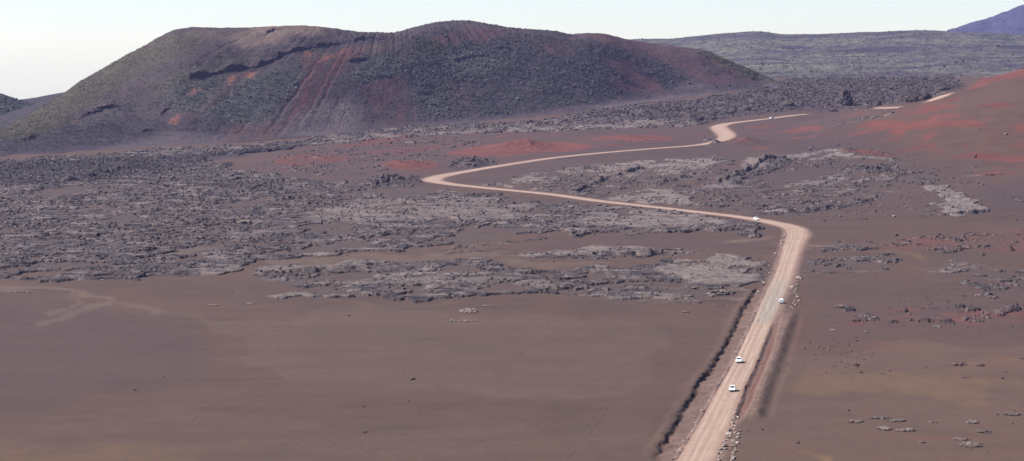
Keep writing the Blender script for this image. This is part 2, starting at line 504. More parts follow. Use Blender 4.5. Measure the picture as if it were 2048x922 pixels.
RED = [
    (.16, [(1480, 640), (2250, 600), (2250, 960), (1440, 960)]),
    (.13, [(470, 332), (560, 300), (700, 278), (900, 268), (1100, 266), (1300, 260), (1420, 265), (1420, 287), (1300, 295), (1100, 312), (950, 335), (800, 348), (640, 350)]),
    (1, [(895, 306), (960, 292), (1050, 287), (1130, 284), (1185, 292), (1150, 303), (1050, 310), (960, 314)]),
    (.9, [(1170, 281), (1250, 272), (1335, 270), (1345, 280), (1260, 289)]),
    (.95, [(735, 331), (800, 322), (865, 322), (872, 336), (800, 341)]),
    (.6, [(535, 320), (620, 308), (705, 312), (690, 326), (580, 332)]),
    (.6, [(650, 293), (760, 275), (825, 268), (830, 276), (700, 297)]),
    (.5, [(700, 306), (860, 290), (940, 282), (930, 292), (800, 310)]),
    (.5, [(1440, 285), (1470, 275), (1510, 276), (1530, 285), (1500, 292)]),
    (1, [(1695, 254), (1745, 242), (1800, 242), (1900, 240), (1992, 243), (1985, 252), (1910, 257), (1830, 258), (1812, 270), (1780, 268), (1800, 256), (1740, 256)]),
    (.95, [(1800, 226), (1850, 214), (1900, 208), (1935, 213), (1900, 219), (1850, 224), (1800, 232)]),
    (.7, [(1835, 234), (1880, 227), (1925, 229), (1930, 234), (1850, 237)]),
    (.7, [(1555, 264), (1620, 249), (1645, 252), (1640, 262), (1580, 269)]),
    (.6, [(1480, 252), (1540, 248), (1542, 256), (1490, 258)]),
    (.7, [(1770, 279), (1800, 272), (1818, 275), (1800, 283)]),
    (.7, [(1830, 283), (1870, 278), (1885, 283), (1850, 287)]),
    (.75, [(1822, 294), (1870, 288), (1880, 295), (1840, 300)]),
    (.75, [(1855, 304), (1895, 298), (1900, 303), (1870, 308)]),
    (.95, [(2005, 260), (2050, 245), (2250, 250), (2250, 266), (2050, 266)]),
    (.7, [(1965, 270), (2005, 262), (2010, 270), (1980, 274)]),
    (.7, [(1960, 292), (1990, 286), (1995, 293), (1970, 296)]),
    (.9, [(2010, 297), (2050, 284), (2250, 280), (2250, 300), (2050, 300)]),
    (.9, [(1660, 312), (1720, 302), (1770, 305), (1800, 318), (1740, 318)]),
    (1, [(1890, 315), (1950, 305), (2048, 313), (2250, 312), (2250, 324), (2040, 324), (1960, 319)]),
    (.9, [(1935, 352), (1985, 341), (2042, 341), (2046, 348), (2000, 352)]),
    (1, [(1920, 182), (1960, 158), (2000, 148), (2060, 128), (2250, 60), (2250, 110), (2060, 148), (1990, 166)]),
    (.5, [(1690, 495), (1850, 470), (1990, 458), (2250, 450), (2250, 500), (2048, 506), (1900, 502), (1760, 502)]),
    (.55, [(1840, 640), (1900, 625), (2000, 618), (2250, 620), (2250, 640), (1990, 645), (1900, 648)]),
    (.4, [(1640, 622), (1750, 605), (1880, 612), (1880, 650), (1700, 655)]),
    (.14, [(1270, 612), (1400, 595), (1500, 592), (1480, 620), (1400, 640), (1300, 630)]),
    (.4, [(1560, 320), (1600, 318), (1660, 330), (1600, 336)]),
    (.16, [(1480, 900), (1560, 880), (1660, 905), (1680, 940), (1480, 940)]),
]
YELLOW = [
    (.45, [(1570, 775), (1640, 735), (1760, 733), (1850, 752), (1960, 775), (2100, 780), (2100, 795), (1960, 790), (1860, 790), (1740, 778), (1640, 785)]),
    (.5, [(1780, 775), (1830, 762), (1890, 775), (1870, 788), (1820, 784)]),
    (.3, [(1920, 730), (1990, 722), (2100, 725), (2100, 735), (1960, 738)]),
    (1, [(1585, 908), (1600, 906), (1645, 915), (1680, 922), (1640, 922)]),
    (.9, [(1748, 504), (1790, 505), (1830, 507), (1858, 514), (1850, 519), (1825, 512), (1780, 509)]),
    (1, [(1490, 838), (1497, 822), (1506, 838), (1504, 845)]),
    (.9, [(228, 600), (240, 590), (248, 598), (240, 604)]),
    (.25, [(0, 905), (200, 890), (420, 905), (420, 960), (0, 960)]),
]
TAN = [
    (.30, [(1480, 700), (2250, 690), (2250, 960), (1440, 960)]),
    (.22, [(420, 640), (700, 620), (1250, 630), (1350, 680), (1250, 780), (900, 800), (560, 760)]),
    (.12, [(-200, 840), (500, 830), (1300, 850), (1300, 960), (-200, 960)]),
    (.75, [(-680, 571), (0, 571), (130, 573), (165, 580), (240, 592), (250, 600), (200, 594), (140, 584), (60, 578), (-680, 577)]),
    (.6, [(85, 634), (150, 618), (200, 606), (250, 602), (300, 612), (330, 622), (300, 620), (240, 608), (170, 622), (120, 638)]),
    (.6, [(130, 584), (150, 590), (150, 610), (120, 622), (135, 600)]),
    (.4, [(330, 622), (420, 634), (700, 640), (700, 646), (420, 642)]),
    (.5, [(480, 520), (700, 510), (960, 505), (1010, 512), (960, 520), (700, 525), (520, 532)]),
    (.5, [(1010, 522), (1200, 520), (1240, 526), (1100, 534), (1020, 532)]),
    (.35, [(640, 610), (900, 600), (900, 606), (700, 618)]),
    (.5, [(300, 505), (420, 490), (440, 500), (330, 512)]),
]
PURPLE = [
    (.55, [(440, 345), (560, 300), (760, 276), (1000, 258), (1300, 252), (1440, 240), (1720, 215), (1720, 330), (1500, 340), (1200, 330), (900, 380), (700, 370)]),
    (.35, [(1620, 560), (2250, 545), (2250, 690), (1640, 690)]),
    (.9, [(1950, 372), (2048, 365), (2250, 360), (2250, 420), (2048, 425), (1990, 420), (1960, 400)]),
    (.6, [(1500, 275), (1700, 250), (1800, 275), (1900, 300), (1700, 300), (1560, 300)]),
    (.55, [(-680, 600), (140, 600), (380, 660), (420, 760), (60, 800), (-680, 840)]),
    (.5, [(-680, 600), (120, 600), (60, 700), (-680, 820)]),
    (.5, [(1480, 330), (1700, 330), (1740, 360), (1560, 372), (1480, 385)]),
    (.5, [(1040, 485), (1200, 472), (1400, 470), (1540, 480), (1550, 500), (1400, 500), (1200, 495)]),
    (.4, [(480, 335), (640, 330), (800, 345), (700, 360), (560, 348)]),
]

POCKETS = [(1, [(305, 507), (430, 491), (445, 501), (330, 514)]), (1, [(560, 492), (720, 480), (770, 490), (600, 502)]), (1, [(880, 472), (960, 450), (1065, 455), (1000, 478), (920, 490)]),
           (1, [(740, 380), (860, 372), (880, 384), (780, 395)]), (1, [(55, 386), (150, 374), (185, 385), (90, 393)]), (1, [(355, 416), (520, 400), (640, 393), (500, 413)]),
           (1, [(110, 446), (260, 432), (300, 438), (150, 452)]), (1, [(640, 555), (700, 548), (760, 552), (700, 560)]), (1, [(800, 545), (900, 540), (950, 546), (860, 553)]),
           (1, [(1080, 555), (1180, 548), (1230, 556), (1120, 563)]), (1, [(600, 455), (700, 448), (720, 455), (640, 462)]), (.5, [(1230, 350), (1320, 352), (1400, 358), (1380, 372), (1290, 366)]),
           (1, [(1560, 345), (1650, 338), (1690, 350), (1600, 362), (1520, 370)])]
rock_raw = masks(LAVA, 3)
A_LAVAZONE = np.clip(rock_raw, 0, 1)
rock_raw *= 1 - .85 * masks(POCKETS, 3)
A = {'lavazone': boxblur(A_LAVAZONE, 4) * np.clip(1 + .9 * fbm(XX / 20, YY / 30, 4, 47), 0, 1.3)}
A['pale'] = masks(PALE, 4)
A['dark'] = masks(DARK, 5)
DR = np.clip(YY + wy * .28, 100, None)
A['red'] = masks(RED, 3, U=(1024 + F * (XX + wx) / DR).astype(np.float32), V=(HORIZON + F * (HC - ZB) / DR).astype(np.float32))
A['yellow'] = masks(YELLOW, 5)
A['tan'] = masks(TAN, 3)
A['purple'] = masks(PURPLE, 14)
# ragged edges and pockets of sand
pk = fbm(XX / 42, YY / 75, 4, 21)
pk2 = fbm(XX / 9, YY / 16, 4, 33)
LN = fbm(XX / 17, YY / 30, 6, 21, .60) + .40 * fbm(XX / 60, YY / 95, 3, 25)
THR = np.interp(rock_raw, [0, .12, .35, .62, .8, .92, 1], [1.2, .7, .34, .15, .10, .03, -.16]).astype(np.float32) - .16 * A['pale'] - .18 * A['dark']
rock = sstep(THR, THR + .10, LN)
reg = masks([(.8, [(1480, 262), (1560, 240), (1720, 215), (1850, 190), (2250, 150), (2250, 345), (1900, 330), (1700, 320), (1500, 300)]),
             (.62, [(480, 335), (560, 302), (760, 276), (1000, 262), (1340, 258), (1420, 268), (1300, 292), (1000, 320), (860, 345), (640, 352)]),
             (.55, [(1650, 500), (1800, 468), (2250, 440), (2250, 510), (1900, 505)]), (.5, [(1640, 625), (1760, 602), (2250, 600), (2250, 655), (1800, 670)])], 6)
A['red'] = np.maximum(A['red'], reg * sstep(.16, .36, fbm(XX / 34, YY / 30, 5, 191, .6)))
rs_ = fbm(XX / 30, YY / 16, 4, 37) + .5 * pk2
A['red'] = A['red'] * (.22 + .95 * sstep(-.15, .25, rs_ + .9 * (A['red'] - .55)))
for nm, amp in (('red', .3), ('yellow', .4), ('tan', .3), ('pale', .5)):
    A[nm] = np.clip(A[nm] * (1 + amp * 1.6 * pk2 + .35 * fbm(XX / 3, YY / 6, 2, 41)), 0, 1).astype(np.float32)

# ------------------------------------------------------------------ the road
RD = [(1352, 1010, 9), (1391, 922, 8.9), (1430, 845, 8.2), (1462, 777, 7.4), (1491, 720, 7), (1522, 650, 6.9), (1546, 595, 7.6), (1565, 555, 7.8),
      (1576, 522, 8), (1586, 490, 9.5), (1594, 470, 11), (1586, 456, 11), (1545, 445, 10), (1480, 434, 9), (1400, 424.5, 8.5), (1300, 413, 8.5),
      (1200, 402, 8.5), (1100, 388.5, 8.5), (1000, 378.5, 8.5), (930, 371.5, 9.5), (890, 366.5, 11), (864, 360.5, 13), (880, 352.5, 12),
      (925, 344, 10), (1000, 331.5, 9.5), (1100, 316.5, 9), (1200, 306, 9), (1300, 297.5, 9), (1380, 291.5, 9), (1425, 285, 10),
      (1450, 277, 13), (1452, 269, 15), (1442, 260, 15), (1438, 253, 14), (1456, 247, 12), (1500, 241.5, 10), (1545, 236.3, 9), (1580, 231.5, 8),
      (1612, 228, 6)]


def road_points(ctrl, n=10):
    P = []
    for px, py, w in ctrl:
        x, y = at(px, py); P.append((x, y, w, py))
    return cat_rom(P, n)


RP = road_points(RD)
# a piece of the same track seen again on the shoulder of the red slope
RQ = road_points([(1750, 216.2, 3), (1775, 215.6, 4), (1800, 214.6, 4)], 6)
RR = road_points([(1856, 203, 6), (1868, 199, 12), (1882, 193.5, 14), (1897, 188, 8)], 6)


def polyline_field(P, reach):
    """signed distance (right of travel positive), along-index, both on the ground grid; beyond reach: big"""
    D = np.full((NR, NC), 1e6, np.float32); S = np.zeros((NR, NC), np.float32); K = np.zeros((NR, NC), np.float32)
    for i in range(len(P) - 1):
        (x1, y1), (x2, y2) = P[i][:2], P[i + 1][:2]
        ya, yb = min(y1, y2) - reach, max(y1, y2) + reach
        r0, r1 = np.searchsorted(DS, ya), np.searchsorted(DS, yb)
        if r1 <= r0:
            continue
        xa, xb = min(x1, x2) - reach, max(x1, x2) + reach
        yy = max(ya, 1)
        ul = 1024 + F * min(xa / yy, xa / yb); uh = 1024 + F * max(xb / yy, xb / yb)
        c0, c1 = np.searchsorted(US, ul), np.searchsorted(US, uh)
        if c1 <= c0:
            continue
        gx = XX[r0:r1, c0:c1] - x1; gy = YY[r0:r1, c0:c1] - y1
        dx, dy = x2 - x1, y2 - y1; L2 = dx * dx + dy * dy + 1e-9
        t = np.clip((gx * dx + gy * dy) / L2, 0, 1)
        ex, ey = gx - t * dx, gy - t * dy
        ds = np.hypot(ex, ey)
        sg = np.where(gx * dy - gy * dx >= 0, 1, -1)
        v = D[r0:r1, c0:c1]; m = ds < v
        v[m] = ds[m]; S[r0:r1, c0:c1][m] = (ds * sg)[m]; K[r0:r1, c0:c1][m] = (i + t)[m]
    return D, S, K


# ------------------------------------------------------------------ relief of the ground
Z = ZB.astype(np.float32).copy()
near = sstep(300, 520, YY)
Z += near * (fbm(XX / 150, YY / 150, 3, 51) * .8 + fbm(XX / 28, YY / 34, 3, 57) * .22)
Z += sstep(1500, 2000, YY) * fbm(XX / 90, YY / 120, 4, 59) * 1.6
sel = rock > .01
xs, ys, rk = XX[sel], YY[sel], rock[sel]
ex = np.clip(LN[sel] - THR[sel], 0, .8)
aa = np.clip(.45 + .9 * fbm(xs / 60, ys / 90, 3, 66) + .5 * A['dark'][sel] - .45 * A['pale'][sel], .12, 1.3)
rough = ridged(xs / 6, ys / 8, 5, 71, .65)
lump = np.maximum(fbm(xs / 3.6, ys / 5, 3, 77), 0)
far = .85 + .5 * sstep(1700, 2700, ys)
Z[sel] += rk * far * (.32 * sstep(0, .07, ex) + 1.25 * ex + aa * (.95 * rough + .2 + 1.35 * lump))
# humps of cinder
for px, py, rx, ry, h in [(1045, 296, 26, 70, 6), (1255, 281, 26, 60, 4), (800, 332, 20, 50, 3.5), (1486, 286, 16, 28, 4.5), (1425, 288, 9, 18, 4),
                          (770, 366, 22, 26, 4), (620, 320, 30, 60, 3), (1700, 312, 24, 50, 4), (1530, 330, 26, 36, 4), (1740, 350, 22, 30, 3),
                          (470, 385, 26, 36, 4), (1160, 268, 40, 70, 2), (943, 331, 11, 22, 6)]:
    x, y = at(px, py)
    q = ((XX - x) / rx) ** 2 + ((YY - y) / ry) ** 2
    Z += h * np.exp(-q * 1.3) * (1 + .5 * pk2)
# scarps: the far side stands higher
SCARPS = [
    ([(1390, 416), (1480, 393), (1560, 381), (1640, 371), (1690, 351)], 1.8, 18), ([(1432, 372), (1462, 356), (1500, 342), (1540, 329), (1595, 322)], 5, 26),
    ([(1700, 347), (1740, 345), (1790, 345)], 4, 26), ([(1030, 510), (1100, 507), (1180, 512), (1250, 512), (1300, 510), (1385, 506)], 2.6, 20),
    ([(520, 550), (600, 546), (680, 543), (760, 541)], 2.2, 16), ([(530, 555), (545, 560), (620, 567), (680, 568)], 1.8, 14),
    ([(1150, 388), (1175, 377), (1200, 365), (1255, 347), (1300, 337)], 5, 30), ([(745, 376), (800, 364), (850, 366)], 3, 20),
    ([(1885, 432), (1930, 429), (1978, 423)], 2.4, 14), ([(0, 552), (60, 558), (200, 558), (270, 556), (330, 551), (400, 549)], 2.2, 18),
    ([(1310, 372), (1360, 362), (1400, 353), (1440, 350)], 3, 22), ([(1715, 238), (1750, 236), (1775, 233), (1787, 228)], 2.6, 14),
    ([(135, 366), (180, 357), (215, 350), (260, 337)], 4, 26), ([(900, 497), (960, 492), (1040, 484), (1110, 474)], 1.2, 14),
    ([(880, 508), (930, 504), (970, 502)], 1.6, 12), ([(1550, 428), (1640, 420), (1720, 408), (1760, 392), (1780, 383)], 2.4, 18),
    ([(860, 402), (900, 396), (960, 392)], 2, 14), ([(540, 400), (600, 396), (680, 393)], 2.2, 16), ([(1040, 552), (1080, 548), (1130, 545)], 1.8, 12),
    ([(860, 580), (920, 574), (980, 569)], 1.6, 12), ([(1855, 544), (1900, 543), (1958, 540)], 1.4, 9), ([(1900, 538), (1940, 528), (1962, 530)], 1, 8),
    ([(1340, 580), (1420, 577), (1500, 580)], 1.3, 10), ([(1280, 604), (1380, 603), (1480, 598)], 1.1, 9), ([(300, 452), (380, 440), (470, 436)], 2, 14),
    ([(160, 470), (240, 458), (330, 450)], 1.8, 14), ([(60, 500), (150, 495), (260, 480)], 1.8, 14), ([(1690, 322), (1740, 320), (1790, 322)], 2.5, 14),
    ([(1640, 548), (1700, 544), (1760, 541)], .9, 8), ([(720, 470), (830, 462), (930, 468)], 1.2, 12), ([(1250, 476), (1330, 455), (1450, 462)], 1.3, 10),
    ([(1640, 221), (1700, 219), (1740, 221)], 1.5, 10), ([(1671, 250), (1700, 246), (1720, 245)], 1.4, 10), ([(1940, 352), (1990, 350), (2040, 346)], 2, 12),
]
jx = fbm(XX / 12, YY / 16, 3, 81) * 5
for line, h, fade in SCARPS:
    P = cat_rom([at(*p) for p in line], 5)
    D, S, K = polyline_field(P, fade * 3)
    m = D < fade * 3
    t = K[m] / (len(P) - 1)
    s = -S[m] + jx[m]                       # positive on the far side
    side = sstep(-.8, .8, s)
    Z[m] += h * .62 * np.clip(.70 + .35 * pk2[m] + .9 * pk[m], .25, 1.05) * side * np.exp(-np.maximum(s, 0) / fade) * sstep(0, .08, t) * sstep(1, .92, t) * (1 + .6 * pk2[m])
    rock[m] = np.maximum(rock[m], .8 * np.exp(-(s / 3.5) ** 2) * (1 if h > 1.5 else .6))

# road bed, ditches and banks
for P, first in ((RP, True), (RQ, False), (RR, False)):
    D, S, K = polyline_field(P, 34 if first else 26)
    m = D < (34 if first else 26)
    k = K[m]; s = S[m]; ad = D[m]
    ki = np.arange(len(P))
    hw = np.interp(k, ki, P[:, 2]) / 2
    py = np.interp(k, ki, P[:, 3])
    jag = fbm(XX[m] / 6, YY[m] / 9, 4, 91)
    z0 = ZB[m]
    c = sstep(hw + 9, hw + 1.5, ad)
    zr = z0.copy()
    if first:
        # left: cut bank that drops from the plain to a trench beside the road
        on = sstep(572, 585, py) * sstep(930, 900, py)
        wl = hw + 4.6 + 1.3 * jag + .35 * fbm(XX[m] / 2.5, YY[m] / 5.0, 4, 5) + np.interp(py, [560, 620, 700, 760, 900], [-1.2, .6, .2, 1.2, .8])
        left = np.where(s < 0, -s, 0)
        jag = .45 * jag + .75 * fbm(XX[m] / 22, YY[m] / 30, 3, 93)
        brk = np.clip(.85 + .9 * fbm(XX[m] / 9, YY[m] / 14, 3, 95), .3, 1.4)
        prof = -.72 * brk * sstep(wl + .8, wl - .5, left) + .55 * sstep(wl - .35, wl - 1.7, left) * (.9 + .9 * jag) + .35 * sstep(hw + 1.0, hw, left)
        prof = prof * sstep(hw - .3, hw + .9, left)
        rim = .55 * np.exp(-((left - wl - 1.6) / 1.6) ** 2)
        zr = np.where(s < 0, zr + on * (prof + rim), zr)
        c = np.where(s < 0, c * (1 - on) + on * sstep(wl + 6, wl + 1, left), c)
        # right: ditch, then a long bank of spoil
        on1 = sstep(636, 665, py) * sstep(850, 822, py)
        on2 = sstep(606, 640, py) * sstep(846, 826, py)
        right = np.where(s > 0, s, 0)
        j2 = .8 * jag
        wd = np.interp(py, [640, 700, 800, 850], [1.2, 2.4, 2.3, 1.2])
        ditch = -.85 * sstep(hw - .2, hw + 1.3, right + j2) * sstep(hw + wd + 1.6, hw + wd, right + j2)
        ber = .85 * sstep(hw + wd + .4, hw + wd + 2.0, right) * sstep(hw + 8.0 + 1.6 * j2, hw + 4.9 + 1.6 * j2, right) * (1 + .5 * jag)
        toe = -.35 * np.exp(-((right - hw - 8.6) / 1.2) ** 2)
        crumb = ridged(XX[m] / 1.3, YY[m] / 1.8, 3, 97) * .16
        zr = np.where(s > 0, zr + on1 * ditch + on2 * (ber + toe) + np.maximum(on1, on2) * crumb * sstep(hw, hw + 1, right) * sstep(hw + 10, hw + 8, right), zr)
        zr = np.where(s < 0, zr + on * crumb * sstep(hw + .4, hw + 1.2, left) * sstep(wl + 2, wl + .5, left), zr)
        c = np.where(s > 0, np.maximum(c, np.maximum(on1, on2) * sstep(hw + 16, hw + 10, right)), c)
    bed = sstep(hw - .1, hw - .9, ad)
    Z[m] = Z[m] * (1 - c) + zr * c - .45 * bed
    keep = 1 - sstep(hw + 7, hw + 2.5, ad + 2.2 * jag)
    rock[m] *= keep
    for nm in ('red', 'purple', 'dark', 'yellow'):
        A[nm][m] *= 1 - .8 * (1 - keep)
    dust = sstep(hw + 3.2, hw - .2, ad + 1.2 * jag)
    if first:
        sh = sstep(560, 600, py)
        dl = sstep(wl, wl - 2.5, left) * sh * (s < 0)
        dr = on2 * sstep(hw + wd, hw + wd + 2, right) * sstep(hw + 7, hw + 5, right) * .6
        dust = np.maximum(dust, np.maximum(dl * .55, dr) * (1 + .6 * jag))
        A['red'][m] = np.maximum(A['red'][m], .55 * on1 * sstep(hw, hw + .6, right) * sstep(hw + wd + 1.5, hw + wd, right))
    if 'dust' not in A:
        A['dust'] = np.zeros((NR, NC), np.float32)
    A['dust'][m] = np.maximum(A['dust'][m], np.clip(dust, 0, 1))
TRACKS = [([(520, 930), (640, 862), (800, 820)], .5), ([(590, 930), (720, 872), (860, 822), (960, 800)], .45), ([(380, 905), (470, 845)], .35), ([(330, 890), (390, 850), (440, 800)], .3),
          ([(0, 914), (90, 908), (130, 896)], .5), ([(700, 930), (820, 860), (900, 846)], .35), ([(1120, 930), (1190, 850), (1220, 800)], .25), ([(640, 880), (760, 838), (900, 815)], .3)]
A['track'] = np.zeros((NR, NC), np.float32)
for line, g in TRACKS:
    P = cat_rom([at(*p) for p in line], 6)
    D, S, K = polyline_field(P, 4)
    m = D < 4
    q = np.exp(-((D[m] - .9 + .3 * jx[m] * .2) / .35) ** 2) * sstep(-.3, .3, pk2[m] + .1)
    Z[m] -= .04 * q
    A['track'][m] = np.maximum(A['track'][m], g * .8 * q)
A['dust'] = np.maximum(A['dust'], masks([(.5, [(1600, 489), (1640, 489), (1690, 493), (1690, 496), (1640, 494), (1595, 494)]),
                                        (.35, [(1440, 480), (1500, 470), (1545, 470), (1540, 478), (1480, 484)])], 2))
A['rock'] = np.clip(rock, 0, 1)
A['red'] = np.clip(A['red'] * (1 + .55 * sstep(1500, 1800, YY)), 0, 1)

co = np.stack([XX.ravel(), YY.ravel(), Z.ravel()], 1)
fc = grid_faces(NR, NC)
att = {k: v.ravel() for k, v in A.items()}
lv = boxblur(np.clip(rock_raw, 0, 1), 3)
isl = ((lv > .35) & (rock > .2)).ravel()
inl = isl[fc].sum(1) >= 3
g = sub_mesh('ground', co, fc[~inl], M['ground'], att)
tag(g, 'brown and reddish plain of volcanic sand with faint tracks and red cinder streaks', 'ground', kind='structure')
g = sub_mesh('lava_field', co, fc[inl], M['ground'], att)
tag(g, 'rough grey lava flows with pale crusts and dark broken edges', 'lava field', kind='structure')


def ground_z(x, y):
    u = 1024 + F * x / y
    c = np.interp(u, US, np.arange(NC)); r = np.interp(y, DS, np.arange(NR))
    c0 = np.clip(np.floor(c).astype(int), 0, NC - 2); r0 = np.clip(np.floor(r).astype(int), 0, NR - 2)
    a = c - c0; b = r - r0
    return (Z[r0, c0] * (1 - a) * (1 - b) + Z[r0, c0 + 1] * a * (1 - b) + Z[r0 + 1, c0] * (1 - a) * b + Z[r0 + 1, c0 + 1] * a * b)


def build_road(name, P, label, jit=.35):
    n = len(P)
    T = np.gradient(P[:, :2], axis=0); T /= np.linalg.norm(T, axis=1)[:, None]
    # finer stations
    L = np.concatenate([[0], np.cumsum(np.linalg.norm(np.diff(P[:, :2], axis=0), axis=1))])
    st = np.arange(0, L[-1], 1.5)
    X = np.interp(st, L, P[:, 0]); Y = np.interp(st, L, P[:, 1]); W = np.interp(st, L, P[:, 2]); PY = np.interp(st, L, P[:, 3])
    tx = np.gradient(X); ty = np.gradient(Y); q = np.hypot(tx, ty); tx /= q; ty /= q
    cols = 33
    f = np.linspace(-1, 1, cols)
    el = W / 2 + jit * .8 * fbm(st / 3.1, st * 0 + 4.3, 3) + jit * perlin(st / 9, st * 0 + 1.3)
    er = W / 2 + jit * .8 * fbm(st / 3.1, st * 0 + 8.3, 3) + jit * perlin(st / 9, st * 0 + 6.3)
    off = np.where(f[None] < 0, f[None] * el[:, None], f[None] * er[:, None])
    px = X[:, None] + ty[:, None] * off; py = Y[:, None] - tx[:, None] * off
    u = 1024 + F * px / py
    z = zbase(u, py) + .06 - .10 * np.abs(f[None]) ** 4 + .05 * perlin(off / 1.3, st[:, None] / 12)
    z -= .07 * (np.exp(-((np.abs(off) - 1.1) / .5) ** 2))
    co = np.stack([px.ravel(), py.ravel(), z.ravel()], 1)
    uvs = np.stack([off.ravel(), np.broadcast_to(st[:, None], off.shape).ravel()], 1)
    grey = sstep(545, 580, PY) * sstep(652, 640, PY)
    grey = np.broadcast_to(grey[:, None], off.shape) * np.clip(1.25 - np.abs(f[None] - .1), 0, 1)
    rut = sum(np.exp(-((off - q) / .34) ** 2) for q in (-2.5, -1.1, .9, 2.3)) * .55
    edge = sstep(.72, 1.0, np.abs(f[None]) + .25 * fbm(px / 3, py / 5, 3, 201))
    o = mesh_from(name, co, grid_faces(len(st), cols), M['road'], {'grey': grey, 'rut': rut, 'edge': edge}, True, uvs)
    tag(o, label, 'dirt road', kind='structure')


build_road('dirt_road', RP, 'pale pinkish dirt road zigzagging across the dark volcanic plain')
build_road('dirt_road', RQ, 'short thin pale piece of track in front of the dark rubble near the red slope')
build_road('dirt_road', RR, 'bright short bend of track climbing the shoulder of the red slope')


# ------------------------------------------------------------------ the cinder cone
def interp(tab, u):
    return np.interp(u, [p[0] for p in tab], [p[1] for p in tab])


HU = np.arange(-260, 1650, 1.5)
CREST = [(-260, 340), (-100, 300), (0, 262), (40, 240), (100, 204), (135, 183), (160, 163), (200, 141), (245, 115), (290, 92), (315, 77), (350, 59), (385, 54),
         (430, 55), (470, 56), (545, 53), (600, 50.5), (650, 55), (690, 61), (740, 65), (790, 65.5), (830, 54), (870, 44.5), (900, 41), (940, 40.5), (980, 48),
         (1020, 55.5), (1080, 59.5), (1115, 62), (1140, 69), (1175, 65.5), (1210, 67), (1250, 78), (1300, 86), (1380, 96), (1405, 98),
         (1440, 114), (1500, 140), (1560, 165), (1600, 186), (1650, 205)]
BASE = [(-260, 345), (0, 314), (200, 300), (400, 290), (640, 272), (900, 250), (1100, 231), (1200, 219), (1300, 204), (1400, 192), (1500, 180), (1560, 171), (1600, 190), (1650, 208)]
DELTA = [(-260, 40), (0, 170), (130, 260), (300, 330), (450, 330), (740, 250), (900, 290), (1200, 240), (1400, 160), (1560, 40), (1650, 20)]
cy = interp(CREST, HU); by = interp(BASE, HU)
_g = np.hanning(27); _g /= _g.sum()
cy = np.convolve(np.pad(cy, 13, 'edge'), _g, 'valid')
_k = np.ones(9) / 9
by = np.convolve(np.pad(by, 4, 'edge'), _k, 'valid')
_, cv = uv(HU, cy); _, bv = uv(HU, by)
db = solve(HU, bv)
_k = np.ones(61) / 61
db = np.convolve(np.pad(db, 30, 'edge'), _k, 'valid')
dl = np.convolve(np.pad(interp(DELTA, HU), 30, 'edge'), _k, 'valid')
zb = zbase(HU, db)
dc = db + dl
zc = HC - (cv - HORIZON) / F * dc
_g = np.hanning(121); _g /= _g.sum()
zs = np.convolve(np.pad(zc, 60, 'edge'), _g, 'valid')        # broad shape below the crest line
TT = np.concatenate([np.linspace(-.06, .98, 400), np.linspace(.985, 1.6, 60)])[:, None]
t = np.clip(TT, 0, 1)
prof = .45 * t + .55 * (t * t * (3 - 2 * t))
prof = np.where(TT > 1, 1 - 1.1 * (TT - 1) ** 1.5, prof)
HD = db[None] + dl[None] * TT
_w = sstep(.55, 1.0, TT) * np.ones_like(dl[None])
HZ = zb[None] + ((zs - zb)[None] * (1 - _w) + (zc - zb)[None] * _w) * prof - np.where(TT < 0, 3 + 40 * -TT, 0)
HUU = np.broadcast_to(HU[None], HD.shape)
HX = ((HUU - 1024) / F * HD).astype(np.float32); HY = HD.astype(np.float32)
HV = HORIZON + F * (HC - HZ) / HD
hw1 = fbm(HX / 30, HY / 30, 4, 101); hw2 = fbm(HX / 8, HY / 8, 3, 107)
body = sstep(0, .12, TT) * sstep(1.02, .93, TT)
crestw = sstep(0, .12, TT)
theta = np.arctan2(HUU - 800, HV + 120)          # fall lines fan out from the summit
streak = fbm(theta * 26 + .35 * hw1, HV / 240 + theta * 2, 4, 111)
WU = HUU + 14 * hw1 + 8 * hw2; WV = HV + 7 * hw1 + 4 * hw2


def hmask(polys, blur=5):
    return masks(polys, blur, U=WU.astype(np.float32), V=WV.astype(np.float32))


def hline(pts, U=None, V=None):
    """signed drop below a line of (u, v) points; positive underneath; and how far along"""
    P = np.array([uv(*p) for p in pts])
    y = np.interp(WU, P[:, 0], P[:, 1])
    w = sstep(P[0, 0] - 5, P[0, 0] + 25, WU) * sstep(P[-1, 0] + 5, P[-1, 0] - 25, WU)
    return HV + 2.5 * hw1 + 1.8 * hw2 - y, w


dz = body * (fbm(HX / 75, HY / 75, 3, 121) * 3.0 + hw1 * 1.6) + crestw * (hw2 * .55 + fbm(HX / 3, HY / 3, 2, 127) * .3)
dz -= body * np.clip(streak, 0, 1) * 1.3 * sstep(330, 420, HUU)
LEDGES = [([(372, 158), (400, 150), (440, 142), (480, 134), (510, 131), (545, 118), (580, 103), (620, 93), (650, 87), (680, 82), (705, 79)], 3.4, 26),
          ([(690, 84), (720, 80), (745, 76), (770, 78)], 1.8, 10), ([(700, 122), (725, 116), (745, 112)], 2.8, 10),
          ([(20, 287), (50, 279), (85, 272)], 2.6, 14), ([(150, 240), (180, 230), (215, 217), (250, 216)], 2.2, 12), ([(285, 270), (300, 263), (315, 262)], 3.2, 10),
          ([(310, 235), (330, 222), (350, 205)], 3, 10), ([(500, 74), (540, 64), (570, 56)], 2.0, 10), ([(900, 122), (940, 112), (985, 116)], 2.5, 12),
          ([(980, 98), (1010, 96), (1040, 100)], 2.5, 12)]
ledge = np.zeros_like(HV)
